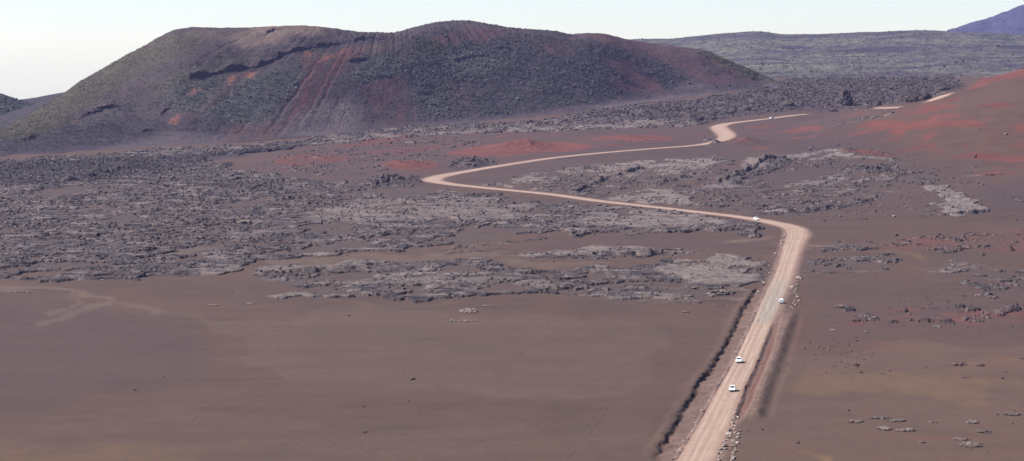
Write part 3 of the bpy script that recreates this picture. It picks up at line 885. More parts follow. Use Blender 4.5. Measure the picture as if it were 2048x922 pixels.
for pts, h, fade in LEDGES:
    s, w = hline(pts)
    below = sstep(-1.2, 1.2, s)
    dz += w * h * np.clip(.8 + 1.9 * hw1, .15, 1.5) * (np.exp(-np.maximum(-s, 0) / fade) * (1 - below) * .55 - below * np.exp(-np.maximum(s, 0) / fade) * .6)
    ledge = np.maximum(ledge, w * np.exp(-((s - 2) / 4.0) ** 2) * min(1, h / 8))
HZ = HZ + dz
HA = {}
br = 1 + 1.0 * hw2 + .5 * hw1
HA['streak'] = np.clip(.5 + 1.2 * streak, 0, 1)
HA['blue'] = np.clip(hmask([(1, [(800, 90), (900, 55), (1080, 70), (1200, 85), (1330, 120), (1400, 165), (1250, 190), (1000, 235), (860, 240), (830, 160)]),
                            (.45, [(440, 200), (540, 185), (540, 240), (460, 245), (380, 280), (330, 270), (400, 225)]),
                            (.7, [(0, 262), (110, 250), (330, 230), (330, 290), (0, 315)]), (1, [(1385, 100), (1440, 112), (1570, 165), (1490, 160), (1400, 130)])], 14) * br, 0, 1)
HA['tan'] = np.clip(hmask([(1, [(455, 75), (520, 50), (640, 52), (650, 66), (560, 80), (500, 95), (470, 95)]), (.5, [(380, 62), (450, 58), (440, 80), (390, 80)]),
                           (.8, [(700, 100), (740, 88), (790, 85), (760, 100), (710, 108)])], 12) * (.7 + .6 * br), 0, 1)
HA['olive'] = np.clip(hmask([(1, [(-60, 280), (120, 190), (260, 102), (330, 70), (420, 66), (380, 100), (260, 160), (180, 210), (90, 270), (20, 278)]),
                             (.6, [(280, 175), (420, 120), (560, 95), (400, 160), (330, 200)]), (1, [(1390, 98), (1440, 112), (1570, 168), (1500, 158), (1430, 128)]),
                             (.8, [(840, 90), (880, 70), (890, 100), (850, 120)])], 16) * br, 0, 1)
HA['veg'] = np.clip(hmask([(1, [(330, 175), (360, 160), (500, 150), (600, 120), (680, 95), (660, 120), (600, 170), (550, 215), (520, 262), (470, 240), (400, 230), (340, 210)]),
                           (1, [(690, 150), (740, 112), (800, 105), (820, 125), (780, 155), (720, 165)]), (.7, [(880, 110), (960, 105), (1010, 130), (950, 150), (890, 140)]),
                           (.6, [(820, 165), (900, 160), (890, 230), (850, 235)]), (.5, [(150, 245), (260, 212), (260, 222), (180, 250)]), (.7, [(340, 205), (350, 170), (385, 160), (380, 190)])], 10)
                    * np.clip(.75 + 1.1 * streak + .9 * hw2, 0, 1.3), 0, 1)
HA['red'] = np.clip(hmask([(1, [(598, 122), (640, 108), (700, 92), (735, 92), (720, 115), (680, 140), (650, 180), (610, 225), (560, 268), (585, 215), (600, 160)]),
                           (.7, [(370, 240), (440, 160), (520, 130), (480, 165), (430, 210), (350, 260)]), (.6, [(730, 165), (800, 150), (830, 240), (770, 255), (735, 210)]), (.3, [(880, 150), (960, 170), (950, 235), (900, 230)]), (.6, [(1200, 110), (1300, 120), (1330, 180), (1230, 190)]),
                           (.6, [(840, 80), (930, 55), (1010, 60), (1000, 80), (930, 85), (880, 95)]), (.7, [(1170, 70), (1230, 68), (1300, 85), (1390, 98), (1450, 130), (1520, 165), (1400, 170), (1330, 130), (1240, 100)]),
                           (.5, [(1080, 80), (1150, 75), (1150, 110), (1090, 110)]), (.5, [(460, 250), (560, 240), (560, 275), (440, 285)])], 8) * np.clip(.7 + 1.3 * streak + .7 * hw2, 0, 1.3), 0, 1)
HA['orange'] = np.clip(hmask([(1, [(452, 165), (462, 150), (472, 148), (462, 165)]), (1, [(490, 155), (502, 141), (515, 138), (508, 152)]), (1, [(600, 115), (615, 103), (630, 98), (618, 112)]),
                              (.8, [(340, 250), (355, 234), (365, 232), (350, 250)]), (.9, [(375, 190), (395, 172), (400, 175), (385, 192)]), (.6, [(630, 125), (660, 108), (700, 98), (660, 120)])], 3) * br, 0, 1)
HA['pale'] = np.clip(hmask([(1, [(555, 270), (620, 215), (680, 195), (720, 215), (720, 260), (660, 272)]), (.9, [(1190, 215), (1230, 202), (1370, 190), (1480, 178), (1400, 195), (1300, 208), (1200, 222)]),
                            (.6, [(720, 265), (900, 245), (1000, 240), (900, 252)]), (.5, [(200, 300), (330, 265), (480, 270), (420, 292), (220, 306)]), (.6, [(1340, 175), (1400, 160), (1420, 180)])], 10) * (.7 + .5 * br), 0, 1)
hco = np.stack([HX.ravel(), HY.ravel(), HZ.ravel()], 1)
o = mesh_from('hill', hco, grid_faces(len(TT), len(HU)), M['hill'], {k: np.ascontiguousarray(v).ravel() for k, v in HA.items()})
tag(o, 'broad volcanic cinder cone with a broken crater rim and red and green streaks', 'hill', kind='structure')

# ------------------------------------------------------------------ other relief


def relief(name, us, d0, d1, crest, zb0, mat, label, back=1.35, rows=140, amp=((60, 60, 4), (14, 14, 1.2)), bow=.6):
    uu = np.asarray(us); T = np.linspace(0, back, rows)[:, None]
    _g = np.hanning(47); _g /= _g.sum()
    _, v = uv(uu, np.convolve(np.pad(interp(crest, uu), 23, 'edge'), _g, 'valid'))
    d1a = np.broadcast_to(np.asarray(d1, float), uu.shape); d0a = np.broadcast_to(np.asarray(d0, float), uu.shape)
    zz = HC - (v - HORIZON) / F * d1a
    D = d0a[None] + (d1a - d0a)[None] * T
    tt = np.clip(T, 0, 1); p = (1 - bow) * tt + bow * tt * tt * (3 - 2 * tt)
    p = np.where(T > 1, 1 - 1.3 * (T - 1) ** 1.5, p)
    z0 = zb0(uu, d0a) if callable(zb0) else np.full(uu.shape, float(zb0))
    Zr = z0[None] + (zz - z0)[None] * p
    Xr = ((uu[None] - 1024) / F * D)
    w = sstep(0, .15, T) * (1 - .65 * sstep(.85, 1.0, T))
    for i, (lx, ly, a) in enumerate(amp):
        Zr = Zr + w * a * fbm(Xr / lx, D / ly, 4, 131 + 7 * i)
    c = np.stack([Xr.ravel(), D.ravel(), Zr.ravel()], 1)
    o = mesh_from(name, c, grid_faces(rows, len(uu)), mat)
    tag(o, label, 'hill', kind='structure')
    return Xr, D, Zr, T


PU = np.arange(1180, 2600, 1.6)
PCREST = [(1180, 88), (1250, 80), (1290, 78), (1340, 79), (1380, 74), (1430, 68), (1470, 66), (1510, 62), (1535, 65), (1560, 70), (1640, 69), (1700, 66.5), (1722, 63.5), (1740, 65.5),
          (1800, 62), (1860, 61), (1890, 64), (1960, 67), (2048, 70), (2600, 80)]
PX_, PD_, PZ_, PT_ = relief('plateau', PU, 3250, 5200, PCREST, lambda u, d: zbase(u, d) - 2, M['plateau'],
                            'long grey green shrub covered plateau in low ridges behind the plain', rows=420,
                            amp=((420, 130, 10), (260, 34, 8), (60, 14, 3)), bow=.35)
relief('mountain', np.arange(1780, 2700, 2.0), 7200, 9500, [(1780, 92), (1860, 76), (1890, 62), (1915, 52), (1950, 39), (1965, 37), (1990, 30), (2020, 20), (2048, 12), (2200, -40), (2700, -110)],
       60, M['mountain'], 'distant bluish mountain rising beyond the plateau', rows=260, amp=((500, 900, 40), (120, 300, 26), (40, 90, 12)))
relief('ridge', np.arange(-400, 230, 1.5), 2450, 2800, [(-400, 380), (-200, 300), (0, 233), (50, 214), (75, 206), (100, 194), (135, 184), (230, 172)], -2,
       M['ridge'], 'bare purple grey flank falling away left behind the big cone', rows=140, amp=((60, 120, 5), (16, 30, 2), (5, 9, .7)))
relief('hill', np.arange(-500, 260, 1.6), 3300, 3700, [(-500, 250), (0, 206), (60, 197.5), (100, 190), (135, 184), (260, 170)], -2, M['ridge'],
       'pale smooth crest showing just above the bare flank at far left', rows=90)
GX_, GD_, GZ_, GT_ = relief('hill', np.arange(-500, 130, 1.3), 2850, 3150, [(-500, 120), (-200, 158), (-60, 178), (0, 185), (20, 193), (42, 202), (62, 205), (72, 209), (100, 235), (130, 260)],
                            -4, M['greenhill'], 'small dark green bushy hill at the far left edge', rows=160, amp=((40, 60, 3), (12, 14, 1), (4, 4, .3)))

# ------------------------------------------------------------------ loose rocks and shrubs
_t = (1 + 5 ** .5) / 2
ICO_V = np.array([(-1, _t, 0), (1, _t, 0), (-1, -_t, 0), (1, -_t, 0), (0, -1, _t), (0, 1, _t), (0, -1, -_t), (0, 1, -_t), (_t, 0, -1), (_t, 0, 1), (-_t, 0, -1), (-_t, 0, 1)]) / math.hypot(1, _t)
ICO_F = np.array([(0, 11, 5), (0, 5, 1), (0, 1, 7), (0, 7, 10), (0, 10, 11), (1, 5, 9), (5, 11, 4), (11, 10, 2), (10, 7, 6), (7, 1, 8), (3, 9, 4), (3, 4, 2), (3, 2, 6), (3, 6, 8), (3, 8, 9),
                  (4, 9, 5), (2, 4, 11), (6, 2, 10), (8, 6, 7), (9, 8, 1)])


def scatter(name, pos, size, mat, label, cat, tone, warm, squash=(.5, .9), jitter=.3, kind='stuff'):
    n = len(pos)
    v = ICO_V[None] * (1 + jitter * RNG.uniform(-1, 1, (n, 12, 1)))
    s = np.stack([RNG.uniform(.7, 1.35, n), RNG.uniform(.7, 1.35, n), RNG.uniform(*squash, n)], 1) * size[:, None]
    v = v * s[:, None]
    a = RNG.uniform(0, 2 * np.pi, n); ca, sa = np.cos(a)[:, None], np.sin(a)[:, None]
    v = np.stack([v[..., 0] * ca - v[..., 1] * sa, v[..., 0] * sa + v[..., 1] * ca, v[..., 2]], -1) + pos[:, None]
    f = (ICO_F[None] + (np.arange(n) * 12)[:, None, None]).reshape(-1, 3)
    o = mesh_from(name, v.reshape(-1, 3), f, mat, {'tone': np.repeat(tone, 12), 'warm': np.repeat(warm, 12)}, False)
    return tag(o, label, cat, kind=kind)


def pick(w, n):
    c = np.cumsum(w.ravel().astype(np.float64)); c /= c[-1]
    return np.searchsorted(c, RNG.random(n))


area = np.gradient(US)[None] / F * DD * np.gradient(DS)[:, None]
okz = (DD > 500) & (DD < 3300) & (UU > -500) & (UU < 2300)
dens = np.clip(rock + .10 * (rock_raw > .25), 0, 1) * okz * area * (A['dust'] < .1) * np.clip(.35 + 1.3 * fbm(XX / 25, YY / 40, 3, 141) - .35 * A['pale'] + .5 * A['dark'], .04, 2)
N = 74000
i = pick(dens, N)
d = DD.ravel()[i] + RNG.uniform(-1, 1, N); u = UU.ravel()[i] + RNG.uniform(-1, 1, N)
x = (u - 1024) / F * d; z = ground_z(x, d)
size = .36 * np.minimum(np.exp(RNG.normal(0, .55, N)), 2.6) * (.7 + .5 * sstep(800, 1400, d) + .7 * sstep(1500, 2700, d))
dk = A['dark'].ravel()[i]
tone = np.clip(RNG.beta(1.6, 2.2, N) * (1 - .5 * dk) + .25 * A['pale'].ravel()[i], 0, 1)
scatter('lava_rubble', np.stack([x, d, z + size * .15], 1), size, M['rubble'], 'loose grey lava blocks littering the lava flows', 'rubble', tone, np.clip(A['red'].ravel()[i] * .9, 0, 1))
# few scattered stones on bare sand
dens = okz * area * (A['dust'] < .1) * (rock < .1) * (DD < 1900) * np.clip(fbm(XX / 60, YY / 90, 3, 151) - .1, 0, 1) * np.where(UU > 1500, 2.5, .25)
N = 2600
i = pick(dens, N)
d = DD.ravel()[i]; u = UU.ravel()[i]; x = (u - 1024) / F * d
size = .19 * np.exp(RNG.normal(0, .5, N))
scatter('scattered_gravel', np.stack([x, d, ground_z(x, d) + size * .2], 1), size, M['rubble'], 'tiny stones strewn over the bare sand', 'gravel', RNG.beta(2, 2, N), RNG.uniform(0, .6, N))

# shrubs on the cone
harea = np.ones_like(HV) * np.gradient(TT[:, 0])[:, None] * dl[None]
den = harea * (TT > .03) * (TT < 1.04) * np.clip(.04 + .34 * HA['blue'] + .55 * HA['veg'] + .08 * HA['olive'] + .10 * sstep(600, 200, HUU) + .25 * ledge - 1.2 * HA['red'] * .6 - HA['orange'] - .5 * HA['tan'] - .7 * HA['pale'], .015, 2)
den = den * (np.clip(.55 + .9 * hw2 + .5 * hw1, .05, 2)) * sstep(.02, .2, TT)
N = 76000
i = pick(den, N)
p = hco[i] + np.stack([RNG.uniform(-.6, .6, N), RNG.uniform(-.6, .6, N), np.zeros(N)], 1)
hu = HUU.ravel()[i]; vg = HA['veg'].ravel()[i]
size = (.27 + .24 * sstep(500, 900, hu) + .08 * vg) * np.exp(RNG.normal(0, .35, N))
p[:, 2] += size * .3
tone = np.clip(RNG.beta(2, 2.4, N) * (.85 + .15 * sstep(900, 300, hu)) + .55 * vg + .06, 0, 1)
scatter('shrubbery', p, size, M['shrub'], 'low grey green shrubs dotting the big cinder cone', 'shrubs', tone, np.clip(HA['olive'].ravel()[i] + RNG.uniform(-.3, .4, N), 0, 1), (.6, 1.0), .35)
# shrubs on the plateau
nz = fbm(PX_ / 160, PD_ / 70, 4, 161)
den = np.clip(.5 + 1.4 * nz, .03, 2) * (PT_ > .02) * (PT_ < 1.03)
N = 44000
i = pick(den, N)
p = np.stack([PX_.ravel()[i] + RNG.uniform(-1, 1, N), PD_.ravel()[i] + RNG.uniform(-2, 2, N), PZ_.ravel()[i]], 1)
size = .62 * np.exp(RNG.normal(0, .4, N)); p[:, 2] += size * .3
scatter('shrubbery', p, size, M['shrub'], 'scattered bushes covering the long plateau on the skyline', 'shrubs', np.clip(.08 + .92 * RNG.beta(1.8, 2.2, N), 0, 1), RNG.uniform(0, .9, N), (.6, 1.0), .35)
# bushes on the small left hill
N = 5000
i = pick(np.ones_like(GZ_) * (GT_ > .02) * (GT_ < 1.02), N)
p = np.stack([GX_.ravel()[i], GD_.ravel()[i], GZ_.ravel()[i]], 1)
size = .9 * np.exp(RNG.normal(0, .35, N)); p[:, 2] += size * .3
scatter('shrubbery', p, size, M['shrub'], 'dense dark bushes on the small hill at far left', 'shrubs', RNG.beta(1.2, 5, N) * .6, RNG.uniform(0, .5, N), (.6, 1.0), .35)

# ------------------------------------------------------------------ single rocks


def boulder_mesh(name, size, seed, tone=.5, warm=0, squash=.7, sub=2, rough=.3):
    rs = np.random.default_rng(seed)
    bm = bmesh.new(); bmesh.ops.create_icosphere(bm, subdivisions=sub, radius=1)
    v = np.array([q.co for q in bm.verts])
    f = np.array([[w.index for w in q.verts] for q in bm.faces], np.int32); bm.free()
    o = rs.uniform(0, 50, 3)
    n = fbm(v[:, 0] * 1.1 + o[0] + v[:, 2] * .7, v[:, 1] * 1.1 + o[1] - v[:, 2] * .5, 3, seed % 31)
    v = v * (1 + rough * 1.6 * n)[:, None]
    for _ in range(5):                      # broken flat faces
        a = rs.normal(size=3); a /= np.linalg.norm(a); lim = rs.uniform(.55, .9)
        q = v @ a; v = v - np.outer(np.maximum(q - lim, 0) * .85, a)
    v = v * np.array([rs.uniform(.8, 1.25), rs.uniform(.8, 1.2), squash]) * size
    return v, f


def rock_object(name, parts, mat, loc, label, cat, group=None, tone=.5, warm=0):
    """parts: list of (offset, verts, faces) joined into one mesh"""
    V = []; Fc = []; T = []; k = 0
    for off, v, f, tn in parts:
        V.append(v + np.asarray(off)); Fc.append(f + k); k += len(v); T.append(np.full(len(v), tn))
    V = np.vstack(V); T = np.concatenate(T)
    o = mesh_from(name, V, np.vstack(Fc), mat, {'tone': T, 'warm': np.full(len(V), warm)}, False)
    o.location = loc
    return tag(o, label, cat, group)


# roadside stones: one mesh per shape, copied along the road
PROTO = []
for k in range(7):
    v, f = boulder_mesh('s', 1.0, 900 + k, squash=.7)
    me = mesh_from('roadside_stone', v, f, M['stone'], {'tone': np.full(len(v), (.15, .4, .6, .8, 1, .3, .7)[k]), 'warm': np.zeros(len(v))}, False)
    dat = me.data; bpy.data.objects.remove(me); PROTO.append(dat)


def stone(x, y, s, label, group, mesh=None):
    o = bpy.data.objects.new('roadside_stone', mesh or random.choice(PROTO))
    COL.objects.link(o)
    o.location = (x, y, float(ground_z(np.array([x]), np.array([y]))[0]) + s * .25)
    o.scale = (s * random.uniform(.8, 1.3), s * random.uniform(.8, 1.2), s * random.uniform(.7, 1.1))
    o.rotation_euler = (random.uniform(-.3, .3), random.uniform(-.3, .3), random.uniform(0, 6.28))
    return tag(o, label, 'stone', group)


def edge_points(py0, py1, n, side, off0, off1):
    for _ in range(n):
        py = random.uniform(py0, py1)
        idx = np.argmin(np.abs(RP[:150, 3] - py)); idx = min(max(idx, 1), len(RP) - 2)
        a, b = RP[idx - 1], RP[idx + 1]
        if RP[idx, 3] > py: a, b = RP[idx], RP[idx + 1]
        tx, ty = b[0] - a[0], b[1] - a[1]; q = math.hypot(tx, ty)
        fr = np.clip((a[3] - py) / max(a[3] - b[3], 1e-6), 0, 1)
        x, y = a[0] + tx * fr, a[1] + ty * fr
        s = side * (RP[idx, 2] / 2 + random.uniform(off0, off1))
        yield x + ty / q * s, y - tx / q * s


LSTONE = 'small pale stone in the line along the left edge of the straight road'
for x, y in edge_points(600, 935, 75, -1, .1, 1.1):
    stone(x, y, random.uniform(.2, .42), LSTONE, 'stones lining the left road edge')
RSTONE = 'brown stone in the thick row along the right edge of the road at the bottom'
for x, y in edge_points(822, 940, 62, 1, .0, 1.5):
    stone(x, y, random.uniform(.22, .6), RSTONE, 'stones heaped along the right road edge')
for x, y in edge_points(640, 822, 16, 1, -.2, .5):
    stone(x, y, random.uniform(.14, .3), 'pale stone on the lip of the reddish ditch right of the road', 'stones on the ditch lip')
for k in range(24):
    q = random.random()
    x, y = at(1474 - 10 * q + random.uniform(-5, 5), 866 + 64 * q)
    stone(x, y, random.uniform(.25, .6), 'stone in the short second row just right of the roadside heap', 'stones in the second row')
for k in range(30):
    q = random.random()
    px = np.interp(q, [0, .3, .5, .75, 1], [1602, 1588, 1590, 1600, 1572]); py = np.interp(q, [0, .3, .5, .75, 1], [552, 575, 592, 606, 620])
    x, y = at(px + random.uniform(-5, 5), py + random.uniform(-3, 3))
    stone(x, y, random.uniform(.3, .8), 'boulder in the loose pile beside the car parked at the right shoulder', 'boulders by the parked car')
for k in range(26):
    q = random.random()
    px = np.interp(q, [0, .35, .7, 1], [1570, 1556, 1524, 1512]); py = np.interp(q, [0, .35, .7, 1], [470, 500, 570, 592])
    x, y = at(px + random.uniform(-5, 5), py + random.uniform(-2, 2))
    stone(x, y, random.uniform(.3, .75), 'boulder on the left bank between the road bend and the cut ditch', 'boulders on the left bank')

# low outcrops, each its own thing
OUT = [
    # px, py, width px, depth px, blocks, size m, tone, warm, label
    (938, 622, 40, 9, 26, .8, .85, 0, 'pale grey lava outcrop alone on the smooth sand, the larger upper one'),
    (925, 641, 84, 4, 26, .5, .8, 0, 'thin pale strip of rock just below the pale outcrop on the sand'),
    (975, 613, 44, 3, 12, .5, .75, 0, 'narrow pale rock sliver just above the pale outcrop on the sand'),
    (426, 613, 30, 3, 9, .5, 1, 0, 'whitish flat rock streak on the sand below the left lava edge'),
    (510, 609, 42, 3, 10, .45, .95, 0, 'whitish broken crust on the sand right of the whitish flat streak'),
    (40, 583, 84, 3, 22, .5, .9, 0, 'long whitish crust strip at the left edge of the sand'),
    (698, 632, 7, 2, 3, .55, .05, 0, 'lone small black stone on the open sand'),
    (1372, 623, 18, 4, 7, .6, .5, 0, 'small grey rock cluster on the sand left of the road'),
    (1440, 588, 66, 7, 30, .8, .45, 0, 'grey rock patch on the reddish sand left of the parked car'),
    (1440, 610, 60, 3, 18, .4, .65, .3, 'low tan ledge on the sand under the grey rock patch'),
    (1917, 729, 30, 8, 14, .75, .2, .5, 'dark reddish rock knot on the right sand, left of its pair'),
    (1955, 731, 26, 6, 12, .7, .25, .5, 'dark reddish rock knot on the right sand, right of its pair'),
    (1930, 754, 30, 2, 7, .35, .3, .3, 'thin dark rock line below the pair of reddish knots'),
    (2012, 744, 9, 2, 3, .5, .1, .2, 'small dark stone right of the pair of reddish knots'),
    (2004, 756, 8, 3, 3, .5, .1, .2, 'small dark stone lower left of another near the right edge'),
    (2044, 718, 8, 4, 3, .6, .1, 0, 'dark stone cut by the right edge of the picture'),
    (1712, 846, 34, 6, 14, .55, .6, .3, 'tan rock tail left of the long dark outcrop'),
    (1760, 838, 56, 4, 22, .55, .25, .1, 'long dark low outcrop on the right sand'),
    (1795, 843, 42, 7, 22, .6, .35, .1, 'dark blocky end of the long outcrop on the right sand'),
    (1768, 860, 36, 6, 20, .65, .7, .2, 'pale tan outcrop below the long dark one, left half'),
    (1815, 863, 48, 5, 24, .65, .65, .2, 'pale tan outcrop below the long dark one, right half'),
    (1942, 844, 30, 10, 22, .65, .55, .15, 'tan and grey outcrop near the right edge, upper of three'),
    (1967, 866, 30, 6, 16, .6, .35, .1, 'grey outcrop near the right edge, middle of three'),
    (1925, 880, 50, 5, 18, .45, .6, .3, 'flat tan rubble strip above the lowest outcrop at right'),
    (1940, 891, 50, 9, 32, .75, .45, .2, 'big dark and tan outcrop, lowest of three near the right edge'),
    (2022, 829, 34, 7, 22, .65, .35, .1, 'grey outcrop at the right edge of the sand'),
    (1866, 845, 22, 3, 7, .4, .35, .1, 'faint grey rocks between two larger outcrops at right'),
    (1843, 886, 14, 2, 5, .4, .5, .2, 'tiny rock group below the pale tan outcrop'),
    (1697, 822, 5, 2, 2, .4, .05, .2, 'tiny lone dark stone on the right sand'),
    (1733, 664, 11, 3, 4, .6, 1, 0, 'small bright white stone below the reddish rubble band'),
    (1874, 653, 18, 4, 7, .6, .95, 0, 'pale stone at the lower edge of the reddish rubble band'),
    (1668, 660, 26, 4, 9, .5, .8, .2, 'pale low rocks at left under the reddish rubble band'),
    (1685, 613, 40, 6, 20, .75, .3, .3, 'dark knob of rocks at the left end of the reddish rubble'),
    (1740, 638, 40, 7, 22, .7, .55, .3, 'tan rock patch inside the reddish rubble band'),
    (1985, 595, 30, 5, 14, .7, .3, .2, 'dark rocks low in the rubble at the right edge'),
    (1960, 552, 30, 4, 14, .8, .25, 0, 'dark rock row above the rubble at the right edge'),
    (1762, 414, 9, 5, 3, 1.1, .9, .1, 'single pale boulder on sand under the dark rocky ridge'),
    (1683, 409, 14, 4, 5, 1.0, .6, .3, 'tan boulder at the foot of the dark rocky ridge'),
    (1868, 411, 18, 5, 6, .9, .8, 0, 'pale rock left of the pale triangular lava tongue'),
    (2038, 402, 14, 4, 6, 1.1, .3, 0, 'dark rock on the purple slope at the right edge'),
    (1980, 304, 10, 2, 3, .7, .9, 0, 'pale stone beside the dark upright rock'),
    (2012, 269, 9, 4, 4, 1.1, .8, 0, 'pale stone high on the red streaked slope'),
    (1961, 260, 6, 3, 3, .9, .2, 0, 'dark speck of rock high on the red streaked slope'),
    (1482, 862, 12, 5, 4, .55, .9, .1, 'pale boulder standing off the road just left of two dark stones'),
    (1497, 862, 5, 2, 2, .4, .1, .2, 'dark stone right of the pale boulder by the road'),
    (1524, 861, 5, 2, 2, .4, .05, .2, 'outer dark stone right of the pale boulder by the road'),
    (1596, 888, 9, 3, 3, .5, .3, .2, 'small grey stone on the reddish sand right of the road'),
    (548, 431, 26, 7, 10, 1.8, .25, 0, 'dark grey lava heap in the middle of the left lava field'),
    (490, 450, 26, 6, 9, 1.7, .7, 0, 'pale tilted lava slab in the left lava field'),
    (300, 503, 16, 6, 5, 1.5, .1, 0, 'black lava block standing in the left lava field'),
    (470, 360, 20, 8, 7, 1.8, .1, 0, 'dark lava block high in the left lava field'),
]


def outcrop(px, py, wpx, dpx, n, size, tone, warm, label, seed):
    rs = np.random.default_rng(seed)
    x0, y0 = at(px, py)
    w = wpx * y0 / F
    (_, ya), (_, yb) = at(px, py + dpx / 2), at(px, py - dpx / 2)
    dep = (yb - ya)
    parts = []
    z0 = float(ground_z(np.array([x0]), np.array([y0]))[0])
    slope = rs.uniform(-.25, .25)
    for k in range(int(n * 1.8) if n > 4 else n):
        while True:
            a, b = rs.uniform(-1, 1, 2)
            if a * a + b * b < 1: break
        if n < 13: a *= .75; b *= .75
        elif n < 40: a *= .85; b *= .85
        big = (1 - .55 * (a * a + b * b)) * rs.uniform(.6, 1.25) * size * (1.35 if n > 4 else 1)
        v, f = boulder_mesh('b', big, int(seed * 97 + k), squash=rs.uniform(.34, .66) if n > 4 else .75, sub=1 if size < .7 else 2)
        ox, oy = a * w / 2, b * dep / 2 + slope * a * dep / 2
        z = float(ground_z(np.array([x0 + ox]), np.array([y0 + oy]))[0]) - z0
        parts.append(((ox, oy, z + big * .2), v, f, np.clip(tone + rs.normal(0, .18), 0, 1)))
    rock_object('rock_outcrop' if n > 4 else 'boulder', parts, M['outcrop'], (x0, y0, z0), label, 'outcrop' if n > 4 else 'boulder', None, warm=warm)


for k, q in enumerate(OUT):
    outcrop(*q, 300 + k)


def big_rock(name, px, py, wpx, hpx, label, seed, mat='darkrock', lean=0., dratio=.8, peaks=1, power=1.0):
    """a crag: rough heightfield lump closed at its foot"""
    rs = np.random.default_rng(seed)
    x0, y0 = at(px, py)
    W = wpx * y0 / F; H = hpx * y0 / F
    v, f = boulder_mesh('c', 1.0, seed, squash=1, sub=4, rough=.22)
    z = v[:, 2]
    up = np.clip((z + .5) / 1.5, 0, 1)
    tap = 1 - .75 * up ** power
    q = np.stack([v[:, 0] * W * .55 * tap + lean * up * W, v[:, 1] * W * .55 * dratio * tap, np.where(z > -.4, (z + .4) / 1.4 * H, (z + .4) * H * .3)], 1)
    n = ridged(q[:, 0] / (W * .22) + seed, q[:, 1] / (W * .22) + q[:, 2] / (H * .35), 4, seed % 17)
    q += (v / np.linalg.norm(v, axis=1)[:, None]) * (n * .085 * W)[:, None]
    z0 = float(ground_z(np.array([x0]), np.array([y0]))[0])
    rock_object(name, [((0, 0, 0), q, f, .3)], M[mat], (x0, y0, z0 - .2), label, 'rock')


big_rock('rock_pinnacle', 1686, 211, 42, 27, 'large dark pyramid shaped crag standing in the far rubble', 41, lean=.12)
big_rock('lava_crag', 1577, 217, 17, 13, 'squarish brown block left of the dark pyramid crag', 43, 'outcrop', power=3)
big_rock('lava_crag', 1757, 212, 17, 11, 'small dark knob right of the dark pyramid crag', 45)
big_rock('lava_crag', 1828, 203, 36, 17, 'broad black rock mass left of the bright track bend', 47, power=2)
big_rock('lava_crag', 1852, 199, 22, 14, 'black rock at the right shoulder of the broad black mass', 48, power=2)
big_rock('lava_crag', 1888, 184, 28, 11, 'low black rock just above the bright track bend', 49, power=2)
big_rock('lava_crag', 1492, 222, 26, 13, 'dark lava crag left of the squarish brown block', 51, power=2)
big_rock('lava_crag', 1385, 242, 40, 14, 'dark rubble heap above the double bend of the road', 53, power=2)
big_rock('boulder', 1950, 315, 7, 10, 'dark upright rock on the red streak at right', 55, lean=.4, power=1.5)
big_rock('boulder', 1812, 623, 9, 11, 'tall black boulder standing in the reddish rubble at right', 57, power=2.2)
big_rock('lava_crag', 1667, 222, 16, 5, 'low dark rock right at the foot of the pyramid crag', 59, power=2)

# ------------------------------------------------------------------ cars


def bm_obj(name, bm, mat, parent=None, smooth=False):
    me = bpy.data.meshes.new(name); bm.normal_update(); bm.to_mesh(me); bm.free()
    me.materials.append(mat)
    for p in me.polygons: p.use_smooth = smooth
    o = bpy.data.objects.new(name, me); COL.objects.link(o)
    if parent: o.parent = parent
    return o


def loft(stations):
    """stations: (y, [(x, z) ... half outline from bottom centre to top centre])"""
    bm = bmesh.new(); rings = []
    for y, half in stations:
        ring = [(x, z) for x, z in half] + [(-x, z) for x, z in reversed(half)]
        rings.append([bm.verts.new((x, y, z)) for x, z in ring])
    n = len(rings[0])
    for a, b in zip(rings, rings[1:]):
        for i in range(n):
            bm.faces.new((a[i], a[(i + 1) % n], b[(i + 1) % n], b[i]))
    bm.faces.new(rings[0][::-1]); bm.faces.new(rings[-1])
    bmesh.ops.recalc_face_normals(bm, faces=bm.faces)
    return bm


def prism(quad, thick):
    """quad of 3D points given a thickness along its normal"""
    bm = bmesh.new(); p = [Vector(q) for q in quad]
    n = (p[1] - p[0]).cross(p[2] - p[0]).normalized() * thick
    a = [bm.verts.new(q) for q in p]; b = [bm.verts.new(q + n) for q in p]
    k = len(p)
    bm.faces.new(a[::-1]); bm.faces.new(b)
    for i in range(k):
        bm.faces.new((a[i], a[(i + 1) % k], b[(i + 1) % k], b[i]))
    bmesh.ops.recalc_face_normals(bm, faces=bm.faces)
    return bm


def wheel_bm(r, w, seg=20):
    bm = bmesh.new()
    bmesh.ops.create_cone(bm, cap_ends=True, segments=seg, radius1=r, radius2=r, depth=w)
    bmesh.ops.rotate(bm, verts=bm.verts, cent=(0, 0, 0), matrix=Matrix.Rotation(math.pi / 2, 3, 'Y'))
    bmesh.ops.bevel(bm, geom=[e for e in bm.edges if len(e.link_faces) == 2 and e.calc_face_angle(0) > 1], offset=.03, segments=2, affect='EDGES')
    return bm


def box_bm(x0, x1, y0, y1, z0, z1, bev=.02):
    bm = bmesh.new(); bmesh.ops.create_cube(bm, size=1)
    for v in bm.verts:
        v.co = ((x0 + x1) / 2 + v.co.x * (x1 - x0), (y0 + y1) / 2 + v.co.y * (y1 - y0), (z0 + z1) / 2 + v.co.z * (z1 - z0))
    if bev: bmesh.ops.bevel(bm, geom=bm.edges[:], offset=bev, segments=2, affect='EDGES')
    return bm


